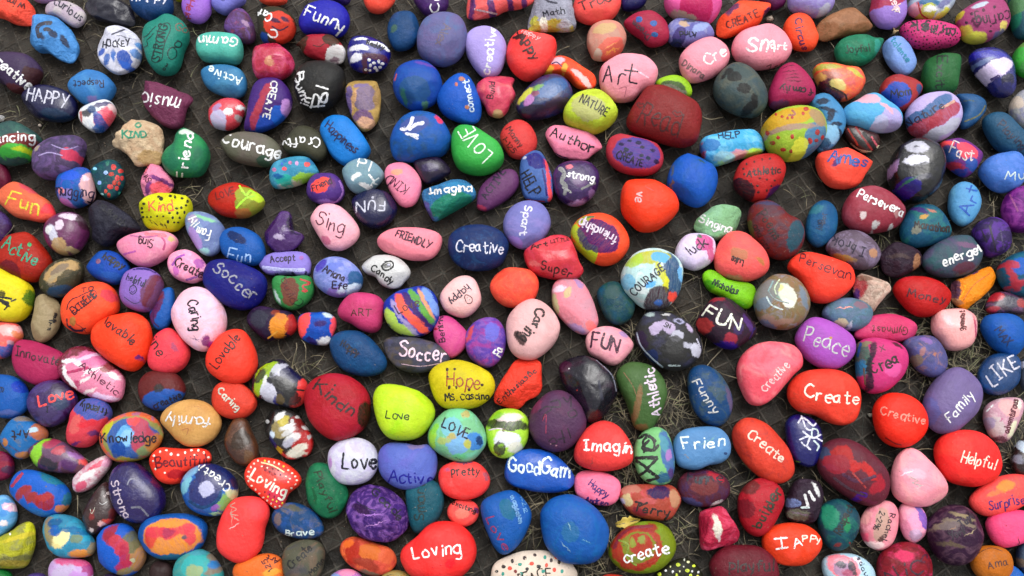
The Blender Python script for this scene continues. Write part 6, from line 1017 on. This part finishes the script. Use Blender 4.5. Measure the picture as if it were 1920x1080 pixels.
# a curled yellow leaf beside the olive Create stone, and pale chips of gravel
def leaf(px_, py_, L, W, ang, mat, label):
    g = ground(px_, py_, .004); V, F = [], []; n = 10
    lr = random.Random(int(px_))
    for k in range(n+1):
        t = k/n; w = W*math.sin(math.pi*min(.97, max(.06, t))**.8)*(1+.25*math.sin(k*2.3)); z = .004*math.sin(t*5)+.004
        for u in (-1, -.5, 0, .5, 1):
            x = (t-.5)*L; y = u*w/2
            V.append((x*math.cos(ang)-y*math.sin(ang), x*math.sin(ang)+y*math.cos(ang), z+abs(u)*.003+lr.uniform(-.0006, .0006)))
    for k in range(n):
        for c in range(4): q = k*5+c; F.append((q, q+1, q+6, q+5))
    o = mesh_obj('leaf', V, F, [mat]); o.location = g; o['label'] = label; o['category'] = 'leaf'; o['kind'] = 'thing'
    md = o.modifiers.new('thick', 'SOLIDIFY'); md.thickness = .0003
    V2, F2 = [], []
    for k in range(7):
        x = (k/6-.5)*L*1.06; z = .004*math.sin(k/6*5)+.0046
        for u in (-.0004, .0004): V2.append((x*math.cos(ang)-u*math.sin(ang), x*math.sin(ang)+u*math.cos(ang), z))
    for k in range(6): F2.append((k*2, k*2+1, k*2+3, k*2+2))
    mesh_obj('leaf_vein', V2, F2, [M_STRAW], o)
M_LEAF = straw_mat("yellow_leaf", (.36, .26, .04, 1), (.55, .42, .07, 1))
M_LEAF2 = straw_mat("tan_leaf", (.28, .19, .08, 1), (.42, .30, .15, 1))
leaf(1177, 979, .030, .013, R(12), M_LEAF, 'curled yellow leaf lying above the olive Create stone')
leaf(1674, 62, .012, .008, R(60), M_LEAF2, 'small tan leaf scrap beside the rough brown stone')
def chip(px_, py_, r, colr, label):
    rnd = random.Random(int(px_*7+py_)); V, F = [], []; g = ground(px_, py_)
    for k in range(3):
        for i in range(7):
            a = i*math.tau/7+k*.2; rr = r*(1, .85, .45)[k]*rnd.uniform(.8, 1.15)
            V.append((math.cos(a)*rr, math.sin(a)*rr*.75, (0, .45, .75)[k]*r*rnd.uniform(.85, 1.1)))
    for k in range(2):
        for i in range(7): j = (i+1) % 7; F.append((k*7+i, k*7+j, k*7+7+j, k*7+7+i))
    F.append(tuple(range(14, 21)))
    m = PAINT.get(colr) or paint_mat(colr)
    o = mesh_obj('gravel_chip', V, F, [m], smooth=False); o.location = g; o['label'] = label; o['category'] = 'gravel chip'; o['kind'] = 'thing'
    o['group'] = 'pale gravel chips between the stones'
chip(1, 222, .0065, 'bbb', 'pale grey gravel chip at the left edge above the Dancing stone')
chip(75, 235, .0028, 'edc', 'small white gravel chip between the navy Happy stone and the Dancing stone')
chip(1443, 36, .006, 'a98', 'grey angular gravel chip at the right tip of the orange Create stone')
chip(1632, 778, .0035, 'ccb', 'small white gravel chip left of the round orange red Creative stone')
print("stones", len(STONES))
